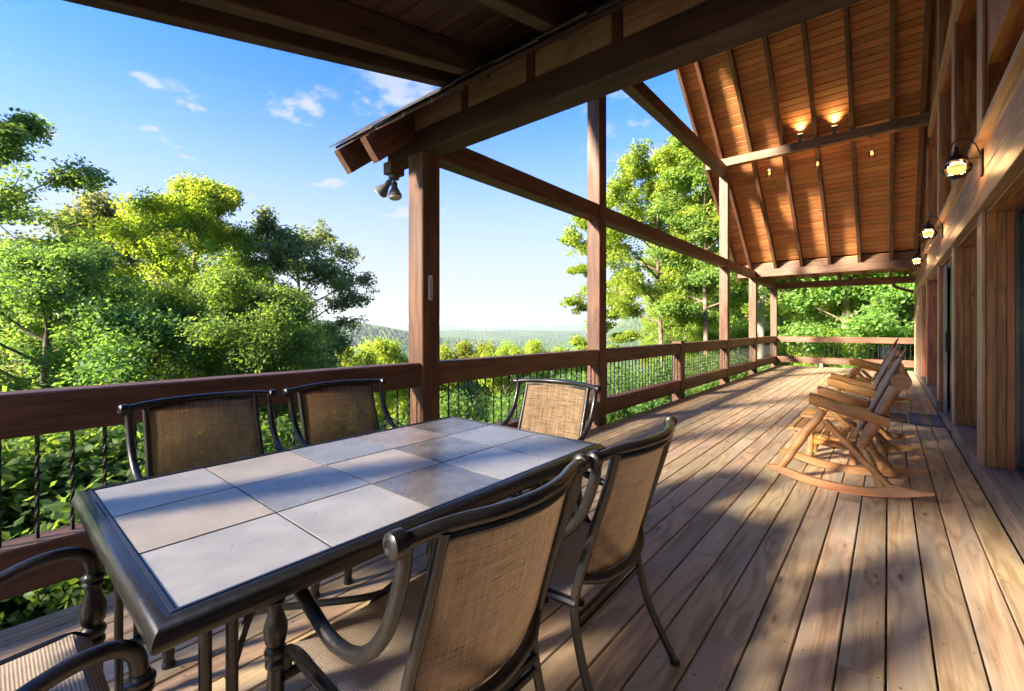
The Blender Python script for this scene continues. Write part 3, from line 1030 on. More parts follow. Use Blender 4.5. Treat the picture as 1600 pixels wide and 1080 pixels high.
for y0, y1 in ((-6.3, 7.25), (9.58, 17.0)):
    bbox('sill_board', (WX + .047, y0, .128), (WX + .135, y1, .161), M['sill'], cabin, 'Y')
    bbox('sill_board', (WX + .138, y0, .128), (WX + .225, y1, .161), M['sill'], cabin, 'Y')


def window_bay(y0, y1, z0, z1, door=False):
    w = empty('window' if not door else 'sliding_door', Vector((WX + .1, y0, z0)) - cabin.location)
    w.parent = cabin
    # jambs of narrow cedar boards on both sides, and over the head
    xs = [WX + .024, WX + .024 + DEP * .36, WX + .024 + DEP * .70, WX + .024 + DEP]
    for yy, d in ((y1, -1), (y0, 1)):
        for k in range(3):
            bbox('jamb_board', (xs[k] + .001, min(yy, yy + d * .02), z0 + .002), (xs[k + 1] - .001, max(yy, yy + d * .02), z1 - .024), M['jamb'], w, 'Z', .002)
    for k in range(3):
        bbox('head_board', (xs[k] + .001, y0 + .002, z1 - .022), (xs[k + 1] - .001, y1 - .002, z1), M['jamb'], w, 'Y', .002)
    if door:
        gx = WX + .12
        ym = (y0 + y1) / 2
        for a, b, x in ((y0 + .022, ym + .05, gx), (ym - .05, y1 - .022, gx - .06)):
            f = MB()
            for lo, hi in (((x, a, z0), (x + .045, a + .07, z1 - .026)), ((x, b - .07, z0), (x + .045, b, z1 - .026)),
                           ((x, a + .07, z1 - .11), (x + .045, b - .07, z1 - .026)), ((x, a + .07, z0), (x + .045, b - .07, z0 + .10))):
                f.box(lo, hi)
            f.build('door_frame', M['door_frame'], w, -base(w), smooth=False)
            g = MB(); g.box((x + .018, a + .07, z0 + .10), (x + .026, b - .07, z1 - .11))
            g.build('pane', M['glass'], w, -base(w), smooth=False)
        s = MB(); s.box((gx - .075, y1 - .55, z0 + .02), (gx - .065, y1 - .03, z1 - .05))
        s.build('screen_panel', M['screen'], w, -base(w), smooth=False)
        h = MB(); h.box((gx - .10, ym + .12, .95), (gx - .062, ym + .16, 1.22))
        h.build('handle', M['iron'], w, -base(w), smooth=False)
    else:
        x = WX + DEP + .03
        f = MB()
        for lo, hi in (((x - .008, y0 + .002, z0), (x + .05, y0 + .045, z1)), ((x - .008, y1 - .045, z0), (x + .05, y1 - .002, z1)),
                       ((x - .008, y0 + .045, z1 - .05), (x + .05, y1 - .045, z1)), ((x - .008, y0 + .045, z0), (x + .05, y1 - .045, z0 + .03))):
            f.box(lo, hi)
        f.build('window_frame', M['door_frame'], w, -base(w), smooth=False)
        g = MB(); g.box((x + .012, y0 + .045, z0 + .03), (x + .020, y1 - .045, z1 - .05))
        g.build('pane', M['glass'], w, -base(w), smooth=False)
    return w


for i, (a, b) in enumerate(bays):
    window_bay(a, b, .163 if i != 6 else 0.024, 2.218, door=(i == 6))
    tz = min(topz(a), topz(b)) - .06
    if tz > 3.3 and a > 2.5:
        window_bay(a, b, 2.822, min(4.79, tz))
        if tz > 5.3:
            window_bay(a, b, 4.97, tz)
# wall between the last bay and the corner
bbox('corner_board', (WX - .02, 16.86, 0), (WX + .16, 17.0, 2.219), M['trim'], cabin, 'Z')
for k in range(12):
    z = .164 + k * .1715
    bbox('siding_board', (WX, 14.204, z), (WX + .02, 16.855, z + .167), M['siding'], cabin, 'Y', .006)
# solid wall above the windows up to the roof
gb = MB()
gb.add([(WX + .05, 2.4, 2.9), (WX + .05, 14.4, 2.9), (WX + .05, YR, 7.7), (WX + .26, 2.4, 2.9), (WX + .26, 14.4, 2.9), (WX + .26, YR, 7.7)], [(0, 1, 2), (3, 5, 4), (0, 2, 5, 3), (1, 4, 5, 2), (0, 3, 4, 1)])
# only the strip above the glazed bays is closed, by boards following the rafters
for yy0, yy1 in ((2.4, YR), (YR, 14.4)):
    beam('rake_board', (WX + .03, yy0, ceil_z(yy0) - .14), (WX + .03, yy1, ceil_z(yy1) - .14), .05, .24, M['timber'], cabin, (0, 0, 1))
for i, (a, b) in enumerate(bays):
    if a < 2.5: continue
    tz = min(topz(a), topz(b)) - .06
    if tz < 3.3: tz = 2.85
    g = MB()
    za, zb = ceil_z(a) - .02, ceil_z(b) - .02
    g.add([(WX + .03, a, tz), (WX + .03, b, tz), (WX + .03, b, zb), (WX + .03, a, za), (WX + .2, a, tz), (WX + .2, b, tz), (WX + .2, b, zb), (WX + .2, a, za)],
          [(0, 3, 2, 1), (4, 5, 6, 7), (0, 1, 5, 4), (1, 2, 6, 5), (2, 3, 7, 6), (3, 0, 4, 7)])
    g.build('gable_panel', M['jamb'], cabin, -base(cabin), smooth=False)
for a, b in mull:
    if a < 2.5: continue
    g = MB()
    g.box((WX + .024, a + .001, .163), (WX + .27, b - .001, 2.22))
    g.box((WX + .024, a + .001, 2.22), (WX + .27, b - .001, min(ceil_z(a), ceil_z(b)) - .1))
    g.build('pier', M['jamb'], cabin, -base(cabin), smooth=False)
g = MB()
g.box((WX + .022, 14.2, .165), (WX + .27, 17.0, 2.9)); g.box((WX + .042, -6.3, 2.222), (WX + .27, 14.2, 2.80))
g.build('wall_core', M['interior'], cabin, -base(cabin), smooth=False)

# ------------------------------------------------------------------ the tiled table
table = empty('patio_table', (-1.54, 1.045, 0))
tag(table, 'slate tiled rectangular patio table with a black metal rim, set for six chairs', 'table')
TX0, TX1, TY0, TY1, TZ = -2.035, -1.055, 0.245, 1.845, 0.735
rim = MB()
prof = [(0.0, -.004), (0.0015, .003), (0.009, .003), (0.0105, .0), (0.014, .0), (0.0155, .003), (0.022, .002), (0.032, -.005), (0.041, -.016), (0.047, -.030), (0.0475, -.040), (0.040, -.048), (0.0, -.050)]
corners = [(TX0, TY0, -1, -1), (TX1, TY0, 1, -1), (TX1, TY1, 1, 1), (TX0, TY1, -1, 1)]
nv = len(prof)
for cx, cy, sx, sy in corners:
    for o_, z in prof:
        rim.v.append((cx + sx * o_, cy + sy * o_, TZ + z))
for i in range(4):
    j = (i + 1) % 4
    for k in range(nv - 1):
        rim.f.append((i * nv + k, j * nv + k, j * nv + k + 1, i * nv + k + 1))
rim.build('rim', M['metal'], table, -base(table), sharp=50)
bed = MB(); bed.box((TX0, TY0, TZ - .045), (TX1, TY1, TZ - .0022))
bed.build('tile_bed', M['grout'], table, -base(table), smooth=False)
pat = [['tile_light', 'tile_beige', 'tile_light'],
       ['tile_beige', 'tile_blue', 'tile_light'],
       ['tile_blue', 'tile_beige', 'tile_dark'],
       ['tile_brown', 'tile_dark', 'tile_light'],
       ['tile_dark', 'tile_blue', 'tile_blue']]
tw, tl = (TX1 - TX0) / 3, (TY1 - TY0) / 5
rt = random.Random(2)
for r in range(5):
    for c in range(3):
        x0 = TX0 + c * tw + .0035; y0 = TY0 + r * tl + .0035
        dz = rt.uniform(-.0006, .0006)
        bbox('tile', (x0, y0, TZ - .0020), (x0 + tw - .007, y0 + tl - .007, TZ - .0005 + dz), M[pat[r][c]], table, 'Y', .0004)
cx, cy = -1.545, 1.045
for sx in (-1, 1):
    for sy in (-1, 1):
        lx, ly = cx + sx * .45, cy + sy * .74
        lg = MB()
        lg.tube([(lx, ly, TZ - .05), (lx, ly, .02)], .0125, 12); lg.tube([(lx, ly - sy * .05, TZ - .05), (lx, ly - sy * .05, .06)], .0125, 12); lg.box((lx - .008, ly - .05 if sy > 0 else ly, .06), (lx + .008, ly if sy > 0 else ly + .05, .075))
        lg.tube(spline([(lx, ly - sy * .045, .52), (lx - sx * .02, ly - sy * .09, .62), (lx - sx * .03, ly - sy * .14, .68)]), .010, 8)
        lg.lathe([(.02, 0), (.026, .004), (.026, .018), (.02, .022)], (lx, ly, 0))
        lg.build('leg', M['metal'], table, -base(table))
ap = MB()
for sx in (-1, 1):
    ap.box((cx + sx * .45 - .012, cy - .74, TZ - .085), (cx + sx * .45 + .012, cy + .74, TZ - .048))
for sy in (-1, 1):
    ap.box((cx - .45, cy + sy * .74 - .012, TZ - .083), (cx + .45, cy + sy * .74 + .012, TZ - .050))
ap.build('apron', M['metal'], table, -base(table), smooth=False)
st = MB()
for sx in (-1, 1):
    st.tube(spline([(cx + sx * .45, cy - .74, .20), (cx + sx * .30, cy - .40, .21), (cx + sx * .05, cy - .1, .22), (cx - sx * .0, cy, .22)]), .014, 8)
    st.tube(spline([(cx + sx * .45, cy + .74, .20), (cx + sx * .30, cy + .40, .21), (cx + sx * .05, cy + .1, .22), (cx - sx * .0, cy, .22)]), .014, 8)
st.build('stretcher', M['metal'], table, -base(table))

# ------------------------------------------------------------------ sling chairs
def make_sling_chair():
    ch = empty('patio_chair')
    # top rail bowed backwards, with knobs at its ends
    rp = spline([(-.300, -.315, .908), (-.326, -.225, .918), (-.362, -.11, .920), (-.374, 0, .920), (-.362, .11, .920), (-.326, .225, .918), (-.300, .315, .908)], 5)
    mb = MB()
    mb.tube(rp, .0155, 12)
    mb.tube([p + Vector((.004, 0, -.026)) for p in rp[4:-4]], .010, 8)
    mb.build('top_rail', M['metal'], ch)
    for s in (-1, 1):
        kb = MB()
        kb.lathe([(.015, -.02), (.024, -.014), (.025, 0), (.024, .012), (.018, .017), (.012, .018), (.009, .014)], (-.297, s * .322, .907), (0.1, s, -.03), 16)
        kb.build('end_cap', M['metal'], ch)
        # back post running into the rear leg
        bp = MB()
        bp.tube(spline([(-.328, s * .238, .912), (-.290, s * .238, .78), (-.232, s * .240, .60), (-.192, s * .243, .45), (-.192, s * .245, .36), (-.235, s * .250, .20), (-.330, s * .262, .012)], 6), .0135, 10, flat=1.1)
        bp.lathe([(.016, 0), (.019, .003), (.019, .014), (.015, .016)], (-.332, s * .262, 0))
        bp.build('rear_leg', M['metal'], ch)
        # arm: sweeps down from the rail's end, dips, rises, then turns down over the front leg
        am = MB()
        am.tube(spline([(-.298, s * .303, .908), (-.285, s * .303, .83), (-.235, s * .302, .715), (-.150, s * .300, .635), (-.04, s * .297, .612), (.08, s * .292, .640), (.170, s * .288, .668), (.235, s * .285, .668), (.272, s * .283, .640), (.280, s * .283, .590)], 6), .0158, 12)
        am.build('arm', M['metal'], ch)
        fl = MB()
        fl.lathe([(.0175, .60), (.020, .592), (.026, .588), (.026, .580), (.019, .575), (.024, .570), (.024, .563), (.018, .556), (.018, .545), (.022, .53), (.030, .505), (.031, .49), (.026, .462), (.019, .452),
                  (.026, .446), (.030, .436), (.026, .424), (.020, .42), (.027, .412), (.027, .402), (.020, .395), (.022, .37), (.022, .30), (.020, .05), (.018, .018), (.022, .015), (.022, 0)][::-1],
                 (.280, s * .283, 0), (0, 0, 1), 18)
        fl.build('front_leg', M['metal'], ch)
        sd = MB()
        sd.tube(spline([(.262, s * .262, .400), (.235, s * .262, .448), (.12, s * .262, .444), (-.08, s * .258, .430), (-.195, s * .245, .424)], 5), .014, 8, flat=1.1)
        sd.tube([(.262, s * .255, .385), (.28, s * .283, .385)], .010, 8)
        sd.build('seat_rail', M['metal'], ch)
    def one(nm, pts, r):
        q = MB(); q.tube(pts, r, 8); q.build(nm, M['metal'], ch)
    one('front_rail', [(.262, -.27, .372), (.262, .27, .372)], .013)
    one('stretcher', [(-.196, -.245, .335), (-.196, .245, .335)], .012)
    one('seat_rail', [(-.196, -.24, .372), (-.196, .24, .372)], .012)
    cr = MB()
    cr.tube(spline([(-.203, -.240, .50), (-.245, -.14, .478), (-.262, 0, .47), (-.245, .14, .478), (-.203, .240, .50)], 5), .016, 10)
    cr.build('lower_back_rail', M['metal'], ch)
    # back sling
    def bowx(y, z):
        t = (z - .50) / .42
        return -.203 - .122 * t - (.050 * (1 - (y / .228) ** 2)) * (.95 - .05 * t)
    bk = MB()
    ny, nz = 10, 10
    for i in range(nz + 1):
        for j in range(ny + 1):
            y = -.228 + .456 * j / ny
            z0 = .478 + .022 * (abs(y) / .228) ** 2
            z = z0 + (.902 - z0) * i / nz
            bk.v.append((bowx(y, z), y, z))
    for i in range(nz):
        for j in range(ny):
            a = i * (ny + 1) + j
            bk.f.append((a, a + 1, a + ny + 2, a + ny + 1))
    o = bk.build('back_sling', M['sling'], ch)
    sm = o.modifiers.new('thick', 'SOLIDIFY'); sm.thickness = .003
    ss = MB()
    nx, ny = 10, 8
    for i in range(nx + 1):
        for j in range(ny + 1):
            x = -.195 + .455 * i / nx; y = -.254 + .508 * j / ny
            t = i / nx
            z = .432 + .030 * t - .022 * math.sin(math.pi * min(1, t * 1.05)) * (1 - (y / .254) ** 2) * .7
            if i == nx: z -= .028; x += .012
            if i == nx - 1: z += .003; x += .02
            ss.v.append((x, y, z))
    for i in range(nx):
        for j in range(ny):
            a = i * (ny + 1) + j
            ss.f.append((a, a + ny + 1, a + ny + 2, a + 1))
    o = ss.build('seat_sling', M['seat_weave'], ch)
    sm = o.modifiers.new('thick', 'SOLIDIFY'); sm.thickness = .004
    return ch


chair = make_sling_chair()
cg = 'sling chairs round the tiled table'
spots = [(-0.945, 0.765, 180, 'patio chair nearest the camera on the house side, seen from behind'),
         (-0.945, 1.43, 182, 'patio chair at the far corner on the house side, open deck boards behind it'),
         (-2.365, 0.745, 0, 'sling patio chair against the railing at the near end of the table'),
         (-2.360, 1.47, 1, 'sling patio chair against the railing beside the first roof post'),
         (-1.67, 2.12, -90, 'sling patio chair at the far head of the table, facing the camera'),
         (-1.415, -0.075, 90, 'patio chair cut off by the lower left corner, only arms and seat showing')]
chairs = [chair] + [copy_tree(chair) for _ in spots[1:]]
for i, (x, y, a, lab) in enumerate(spots):
    c = chairs[i]
    c.location = (x, y, 0)
    c.rotation_euler = (0, 0, math.radians(a))
    if i == 0: c.scale = (1, .94, 1)
    else: c.scale = (1, 1, 1)
    tag(c, lab, 'chair', cg)

# ------------------------------------------------------------------ log rocking chairs
def log_tube(mb, p, q, r0, r1=None, n=6, wob=.12, seg=12, rr=None):
    r1 = r1 or r0
    p, q = Vector(p), Vector(q)
    pts, rad = [], []
    for i in range(n + 1):
        t = i / n
        v = p.lerp(q, t)
        if 0 < i < n:
            v += Vector((rr.uniform(-1, 1), rr.uniform(-1, 1), rr.uniform(-1, 1))) * r0 * wob
        pts.append(v); rad.append((r0 + (r1 - r0) * t) * (1 + rr.uniform(-.05, .05)))
    mb.tube(pts, rad, seg)


def make_rocker(mat, seed):
    rr = random.Random(seed)
    ch = empty('rocking_chair')
    W = .305
    for s in (-1, 1):
        y = s * W
        rk = MB()
        up, lo = [], []
        n = 26
        for i in range(n + 1):
            t = i / n
            x = -.52 + 1.05 * t
            zb = .10 * (x / .52) ** 2 + .001
            if t < .12: h = .012 + .05 * math.sin(t / .12 * math.pi / 2)
            elif t < .70: h = .062
            elif t < .80: h = .062 + .030 * math.sin((t - .70) / .10 * math.pi / 2)
            else: h = .092 - .078 * ((t - .80) / .20) ** .8
            up.append((x, zb + h)); lo.append((x, zb))
        vs = []
        th = .019
        for i in range(n + 1):
            for yy in (y - th, y + th):
                vs.append((up[i][0], yy, up[i][1])); vs.append((lo[i][0], yy, lo[i][1]))
        fs = []
        for i in range(n):
            a = i * 4; b = a + 4
            fs += [(a, b, b + 1, a + 1), (a + 2, a + 3, b + 3, b + 2), (a, a + 2, b + 2, b), (a + 1, b + 1, b + 3, a + 3)]
        fs += [(0, 1, 3, 2), (n * 4, n * 4 + 2, n * 4 + 3, n * 4 + 1)]
        rk.add(vs, fs)
        rk.build('rocker', mat, ch, sharp=30)
        lg = MB(); log_tube(lg, (-.41, y * .98, .12), (-.12, y, .62), .034, .032, rr=rr); lg.build('front_leg', mat, ch)
        br = MB(); log_tube(br, (-.11, y * .94, .54), (.30, y * .98, .09), .025, .028, rr=rr); br.build('brace', mat, ch)
        bk = MB(); log_tube(bk, (.115, y * .90, .36), (.322, y * .92, .84), .037, .039, rr=rr); bk.build('back_post', mat, ch)
        rl = MB(); log_tube(rl, (.115, y * .88, .40), (.24, y * .97, .09), .026, .027, rr=rr); rl.build('rear_leg', mat, ch)
        # arm: a half log, flat side up
        ar = MB()
        n = 8
        p0, p1 = Vector((-.21, y * .95, .745)), Vector((.29, y * .95, .615))
        ring0 = len(ar.v)
        for i in range(n + 1):
            p = p0.lerp(p1, i / n)
            for k in range(9):
                a = math.pi * k / 8
                ar.v.append((p.x + .035 * 0, p.y + math.cos(a) * .060, p.z - math.sin(a) * .088 + .004 * math.sin(i * 1.3)))
        for i in range(n):
            for k in range(8):
                a = i * 9 + k
                ar.f.append((a, a + 1, a + 10, a + 9))
            ar.f.append((i * 9, i * 9 + 9, i * 9 + 17, i * 9 + 8))
        ar.f.append(tuple(range(9))); ar.f.append(tuple(range(n * 9, n * 9 + 9))[::-1])
        ar.build('arm', mat, ch, sharp=35)
    hd = MB(); log_tube(hd, (.352, -.345, .885), (.352, .345, .885), .058, .058, n=3, wob=.04, seg=18, rr=rr); hd.build('head_log', mat, ch, sharp=50)
    lw_ = MB(); log_tube(lw_, (.135, -.29, .47), (.135, .29, .47), .028, .028, rr=rr); lw_.build('back_rail', mat, ch)
    fr = MB(); log_tube(fr, (-.245, -.30, .415), (-.245, .30, .415), .030, .030, rr=rr); fr.build('seat_support', mat, ch)
    f2 = MB(); log_tube(f2, (.14, -.29, .36), (.14, .29, .36), .030, .030, rr=rr); f2.build('seat_support', mat, ch)
    for k in range(7):                                     # back slats: peeled poles, taller in the middle
        y = -.215 + k * .43 / 6
        top = 1.03 + .08 * (1 - (abs(k - 3) / 3) ** 1.6) + rr.uniform(-.012, .012)
        t = (top - .44) / (.84 - .36)
        b0 = Vector((.085, y, .43)); b1 = Vector((.085 + .215 * t, y, top))
        sl = MB(); sl.tube([b0, b0.lerp(b1, .5), b0.lerp(b1, .93), b1], [.017, .018, .016, .008], 10, flat=.8)
        sl.build('back_slat', mat, ch)
    for k in range(8):                                     # curved seat slats across
        x = -.345 + k * .058
        z = .440 + .012 * math.cos(k * .8) - .006 * k
        if k == 0: z -= .012
        beam('seat_slat', (x, -.27, z), (x, .27, z), .050, .018, mat, ch, (0, 0, 1) if k else (-.45, 0, 1), .004)
    return ch


r1 = make_rocker(M['log'], 1)
r1.location = (-.28, 4.63, 0)
tag(r1, 'log rocking chair nearest the camera, turned side on', 'rocking chair', 'log rocking chairs along the cabin wall')
r2 = copy_tree(r1)
r2.location = (-.30, 6.17, 0)
r2.rotation_euler = (0, 0, math.radians(2))
tag(r2, 'log rocking chair in the middle of the row, just behind the nearest one', 'rocking chair')
r3 = make_rocker(M['log_orange'], 5)
r3.location = (-.26, 9.6, 0)
r3.rotation_euler = (0, 0, math.radians(-4))
tag(r3, 'brighter orange log rocking chair farthest along the deck', 'rocking chair', 'log rocking chairs along the cabin wall')
# small log side table between the first two chairs
st_ = empty('side_table', (-.42, 5.40, 0))
tag(st_, 'small log side table with a slatted top, between the first two rocking chairs', 'table')
rr = random.Random(4)
for sx in (-1, 1):
    for sy in (-1, 1):
        lg = MB(); log_tube(lg, (sx * .17, sy * .15, 0), (sx * .15, sy * .13, .40), .030, .028, rr=rr); lg.build('leg', M['log'], st_)
for k in range(5):
    beam('top_slat', Vector((-.24, -.17 + k * .085, .415)) + st_.location, Vector((.24, -.17 + k * .085, .415)) + st_.location, .078, .026, M['log'], st_)
for sy in (-1, 1):
    beam('stretcher', Vector((-.15, sy * .14, .17)) + st_.location, Vector((.15, sy * .14, .17)) + st_.location, .03, .05, M['log_orange'], st_)

# ------------------------------------------------------------------ door mats
def mat_tex(name, ramp, axis_scale, coir=False):
    m, nt, N, L, out = new_mat(name)
    tc = N.new('ShaderNodeTexCoord')
    sp = N.new('ShaderNodeSeparateXYZ'); L.new(tc.outputs['Object'], sp.inputs[0])
    n = N.new('ShaderNodeTexNoise'); n.inputs['Scale'].default_value = 60; n.inputs['Detail'].default_value = 4
    L.new(tc.outputs['Object'], n.inputs['Vector'])
    cr = N.new('ShaderNodeValToRGB')
    cr.color_ramp.interpolation = 'CONSTANT'
    for i, (p, c) in enumerate(ramp):
        e = cr.color_ramp.elements[i] if i < 2 else cr.color_ramp.elements.new(p)
        e.position = p; e.color = rgba(c)
    mm = N.new('ShaderNodeMapRange'); mm.inputs['From Min'].default_value = -axis_scale; mm.inputs['From Max'].default_value = axis_scale
    L.new(sp.outputs['Y'], mm.inputs['Value']); L.new(mm.outputs[0], cr.inputs[0])
    mx = N.new('ShaderNodeMixRGB'); mx.blend_type = 'MULTIPLY'; mx.inputs[0].default_value = .6
    L.new(cr.outputs[0], mx.inputs[1]); L.new(n.outputs['Fac'], mx.inputs[2])
    bs = N.new('ShaderNodeBsdfPrincipled'); bs.inputs['Roughness'].default_value = .95
    L.new(mx.outputs[0], bs.inputs['Base Color'])
    bp = N.new('ShaderNodeBump'); bp.inputs['Strength'].default_value = .6; bp.inputs['Distance'].default_value = .005
    L.new(n.outputs['Fac'], bp.inputs['Height']); L.new(bp.outputs[0], bs.inputs['Normal'])
    L.new(bs.outputs[0], out.inputs['Surface'])
    return m


mm1 = mat_tex('coir_mat', [(0, (.16, .085, .045)), (.5, (.13, .07, .038))], .3)
mm2 = mat_tex('striped_mat', [(0, (.28, .18, .11)), (.18, (.10, .12, .16)), (.42, (.30, .20, .12)), (.58, (.12, .14, .19)), (.86, (.28, .19, .12))], .3)
d1 = bbox('door_mat', (-.24, 7.98, .003), (.20, 8.75, .016), mm1, None, 'Y')
tag(d1, 'plain brown coir doormat beside the striped one, behind the rocking chairs', 'doormat')
d2 = bbox('door_mat', (.22, 7.93, .003), (.56, 8.95, .014), mm2, None, 'Y')
# stripes run along the mat's long side, so the mat's width is local Y
tag(d2, 'striped blue grey and tan doormat right at the sliding door', 'doormat')

# ------------------------------------------------------------------ lamps
def make_lantern():
    ln = empty('wall_lantern')
    # local: wall plate in the plane x=0, lamp hangs out towards -x
    pl = MB(); pl.box((-.016, -.045, -.13), (0, .045, .10)); pl.build('back_plate', M['iron'], ln, smooth=False)
    hk = MB()
    hk.tube(spline([(-.016, 0, .06), (-.05, 0, .17), (-.12, 0, .235), (-.19, 0, .22), (-.205, 0, .165)], 6), .005, 8)
    hk.tube([(-.016, 0, .04), (-.11, 0, .04)], .005, 8)
    hk.build('bracket', M['iron'], ln)
    cp = MB()
    cp.lathe([(.004, .185), (.014, .182), (.018, .165), (.014, .15), (.020, .14), (.030, .12), (.030, .105), (.05, .098), (.078, .068), (.082, .05), (.078, .04), (.05, .038)], (-.17, 0, -.01))
    cp.build('cap', M['iron'], ln)
    gl = MB(); gl.lathe([(.052, .036), (.085, .02), (.108, -.005), (.112, -.028), (.102, -.055), (.075, -.078), (.05, -.088)], (-.17, 0, -.01), seg=24)
    gl.build('glass_globe', M['lamp_glass'], ln)
    bs = MB(); bs.lathe([(.05, -.088), (.062, -.09), (.062, -.104), (.04, -.11), (.03, -.112)], (-.17, 0, -.01)); bs.build('base_ring', M['iron'], ln)
    wr = MB()
    for k in range(4):
        a = k * math.pi / 2 + .6
        wr.tube(spline([(-.17 + math.cos(a) * r, math.sin(a) * r, z - .01) for r, z in ((.07, .045), (.112, .0), (.118, -.03), (.10, -.07), (.06, -.096))], 4), .003, 6)
    wr.tube([(-.17 + math.cos(t * .3927) * .118, math.sin(t * .3927) * .118, -.035) for t in range(17)], .003, 6, cap=False)
    wr.build('wire_guard', M['iron'], ln)
    bb = MB(); bb.lathe([(.012, .03), (.030, .015), (.062, -.010), (.066, -.035), (.045, -.062), (.012, -.072)], (-.17, 0, -.01)); bb.build('bulb', M['bulb'], ln)
    return ln


def lamp_light(name, loc, watts, parent, r=.03, color=(1.0, .60, .28)):
    l = bpy.data.lights.new(name, 'POINT'); l.energy = watts; l.color = color; l.shadow_soft_size = r
    o = bpy.data.objects.new(name, l); COL.objects.link(o); o.location = loc; o.parent = parent
    return o


ln = make_lantern()
lamp_light('lamp_light', (-.17, 0, -.045), 2.4, ln, .07)
for i, (y, z, lab) in enumerate(((5.12, 2.60, 'lit black wall lantern nearest the camera, high on the siding band'),
                                 (8.50, 2.62, 'lit black wall lantern in the middle of the three on the cabin wall'),
                                 (11.9, 2.62, 'lit black wall lantern farthest along the cabin wall, by the low roof'))):
    c = ln if i == 0 else copy_tree(ln)
    c.location = (WX - .005, y, z)
    c.scale = (.88, .88, .88)
    tag(c, lab, 'lamp', 'black onion lanterns on the cabin wall')

pd = empty('pendant_lamp')
cd = MB(); cd.tube([(0, 0, 0), (0, 0, -.26)], .003, 6); cd.lathe([(.02, 0), (.02, -.015), (.006, -.02)], (0, 0, 0)); cd.build('cord', M['iron'], pd)
cp = MB(); cp.lathe([(.012, -.25), (.036, -.262), (.037, -.29), (.034, -.292)], (0, 0, 0)); cp.build('jar_lid', M['flood'], pd)
jr = MB(); jr.lathe([(.030, -.29), (.044, -.31), (.047, -.34), (.047, -.41), (.040, -.43), (.02, -.432)], (0, 0, 0), seg=20); jr.build('glass_jar', M['lamp_glass'], pd)
bb = MB(); bb.lathe([(.010, -.295), (.016, -.31), (.027, -.345), (.024, -.37), (.008, -.385)], (0, 0, 0)); bb.build('bulb', M['bulb'], pd)
lamp_light('lamp_light', (0, 0, -.35), 4, pd)
for i, (x, dz, lab) in enumerate(((-2.05, 0, 'lit glass jar pendant hanging at the left end of the tie beam, nearest the posts'),
                                  (-1.15, .06, 'lit glass jar pendant hanging in the middle under the tie beam'),
                                  (-.25, 0, 'lit glass jar pendant hanging nearest the cabin wall under the tie beam'))):
    c = pd if i == 0 else copy_tree(pd)
    c.location = (x, 11.45, 5.10 - .001)
    tag(c, lab, 'lamp', 'glass jar pendants under the tie beam')

sp_ = empty('spotlight')
hd = MB(); hd.lathe([(.022, 0), (.030, .02), (.034, .05), (.052, .10), (.055, .115)], (0, 0, .05), (0.05, -.35, 1)); hd.build('lamp_head', M['flood'], sp_)
mt_ = MB(); mt_.lathe([(.04, 0), (.04, .02), (.012, .024), (.012, .07)], (0, 0, 0)); mt_.build('mount', M['iron'], sp_)
v = Vector((0.05, -.35, 1)).normalized()
le = MB(); le.lathe([(.050, .1155), (.050, .122), (.02, .128)], (0, 0, .05), v); le.build('lens', M['bulb_spot'], sp_)
sl_ = bpy.data.lights.new('spot_light', 'SPOT'); sl_.energy = 4; sl_.color = (1.0, .58, .22); sl_.spot_size = math.radians(110); sl_.spot_blend = 1.0; sl_.shadow_soft_size = .04
so = bpy.data.objects.new('spot_light', sl_); COL.objects.link(so); so.parent = sp_
so.location = Vector((0, 0, .05)) + v * .15
so.rotation_euler = (-v).to_track_quat('Z', 'Y').to_euler()
for i, (x, lab) in enumerate(((-1.46, 'left one of the two lit ceiling spotlights standing on the tie beam'),
                              (-.86, 'right one of the two lit ceiling spotlights standing on the tie beam'))):
    c = sp_ if i == 0 else copy_tree(sp_)
    c.location = (x, 11.42, 5.291)
    tag(c, lab, 'lamp', 'spotlights on the tie beam')

# twin floodlight under the eave beam, unlit
fl = empty('floodlight', (-3.33, 2.30, 2.72))
tag(fl, 'unlit twin floodlight with two cone heads beside the first roof post, under the eave', 'lamp')
mb = MB(); mb.box((-.055, -.02, -.001), (.055, .12, -.10)); mb.build('junction_block', M['timber'], fl, smooth=False)
mb = MB(); mb.lathe([(.045, 0), (.048, .01), (.048, .03), (.03, .035)], (0, .05, -.135)); mb.build('mount', M['flood'], fl)
for d, lab in (((-.72, -.30, -.72), 'tilted'), ((.16, -.05, -1.0), 'upright')):
    d = Vector(d).normalized()
    h = MB()
    c0 = Vector((0, .05, -.115)) + d * .02
    h.tube([Vector((0, .05, -.115)), Vector((0, .05, -.115)) + d * .06], .012, 8)
    h.lathe([(.020, .05), (.027, .055), (.027, .10), (.030, .105), (.058, .165), (.061, .185), (.057, .19)], Vector((0, .05, -.115)), d, 18)
    hh = h.build('lamp_head', M['flood'], fl)
    l = MB(); l.lathe([(.056, .1905), (.050, .200), (.02, .207)], Vector((0, .05, -.115)), d, 18); l.build('lens', M['flood_lens'], hh)

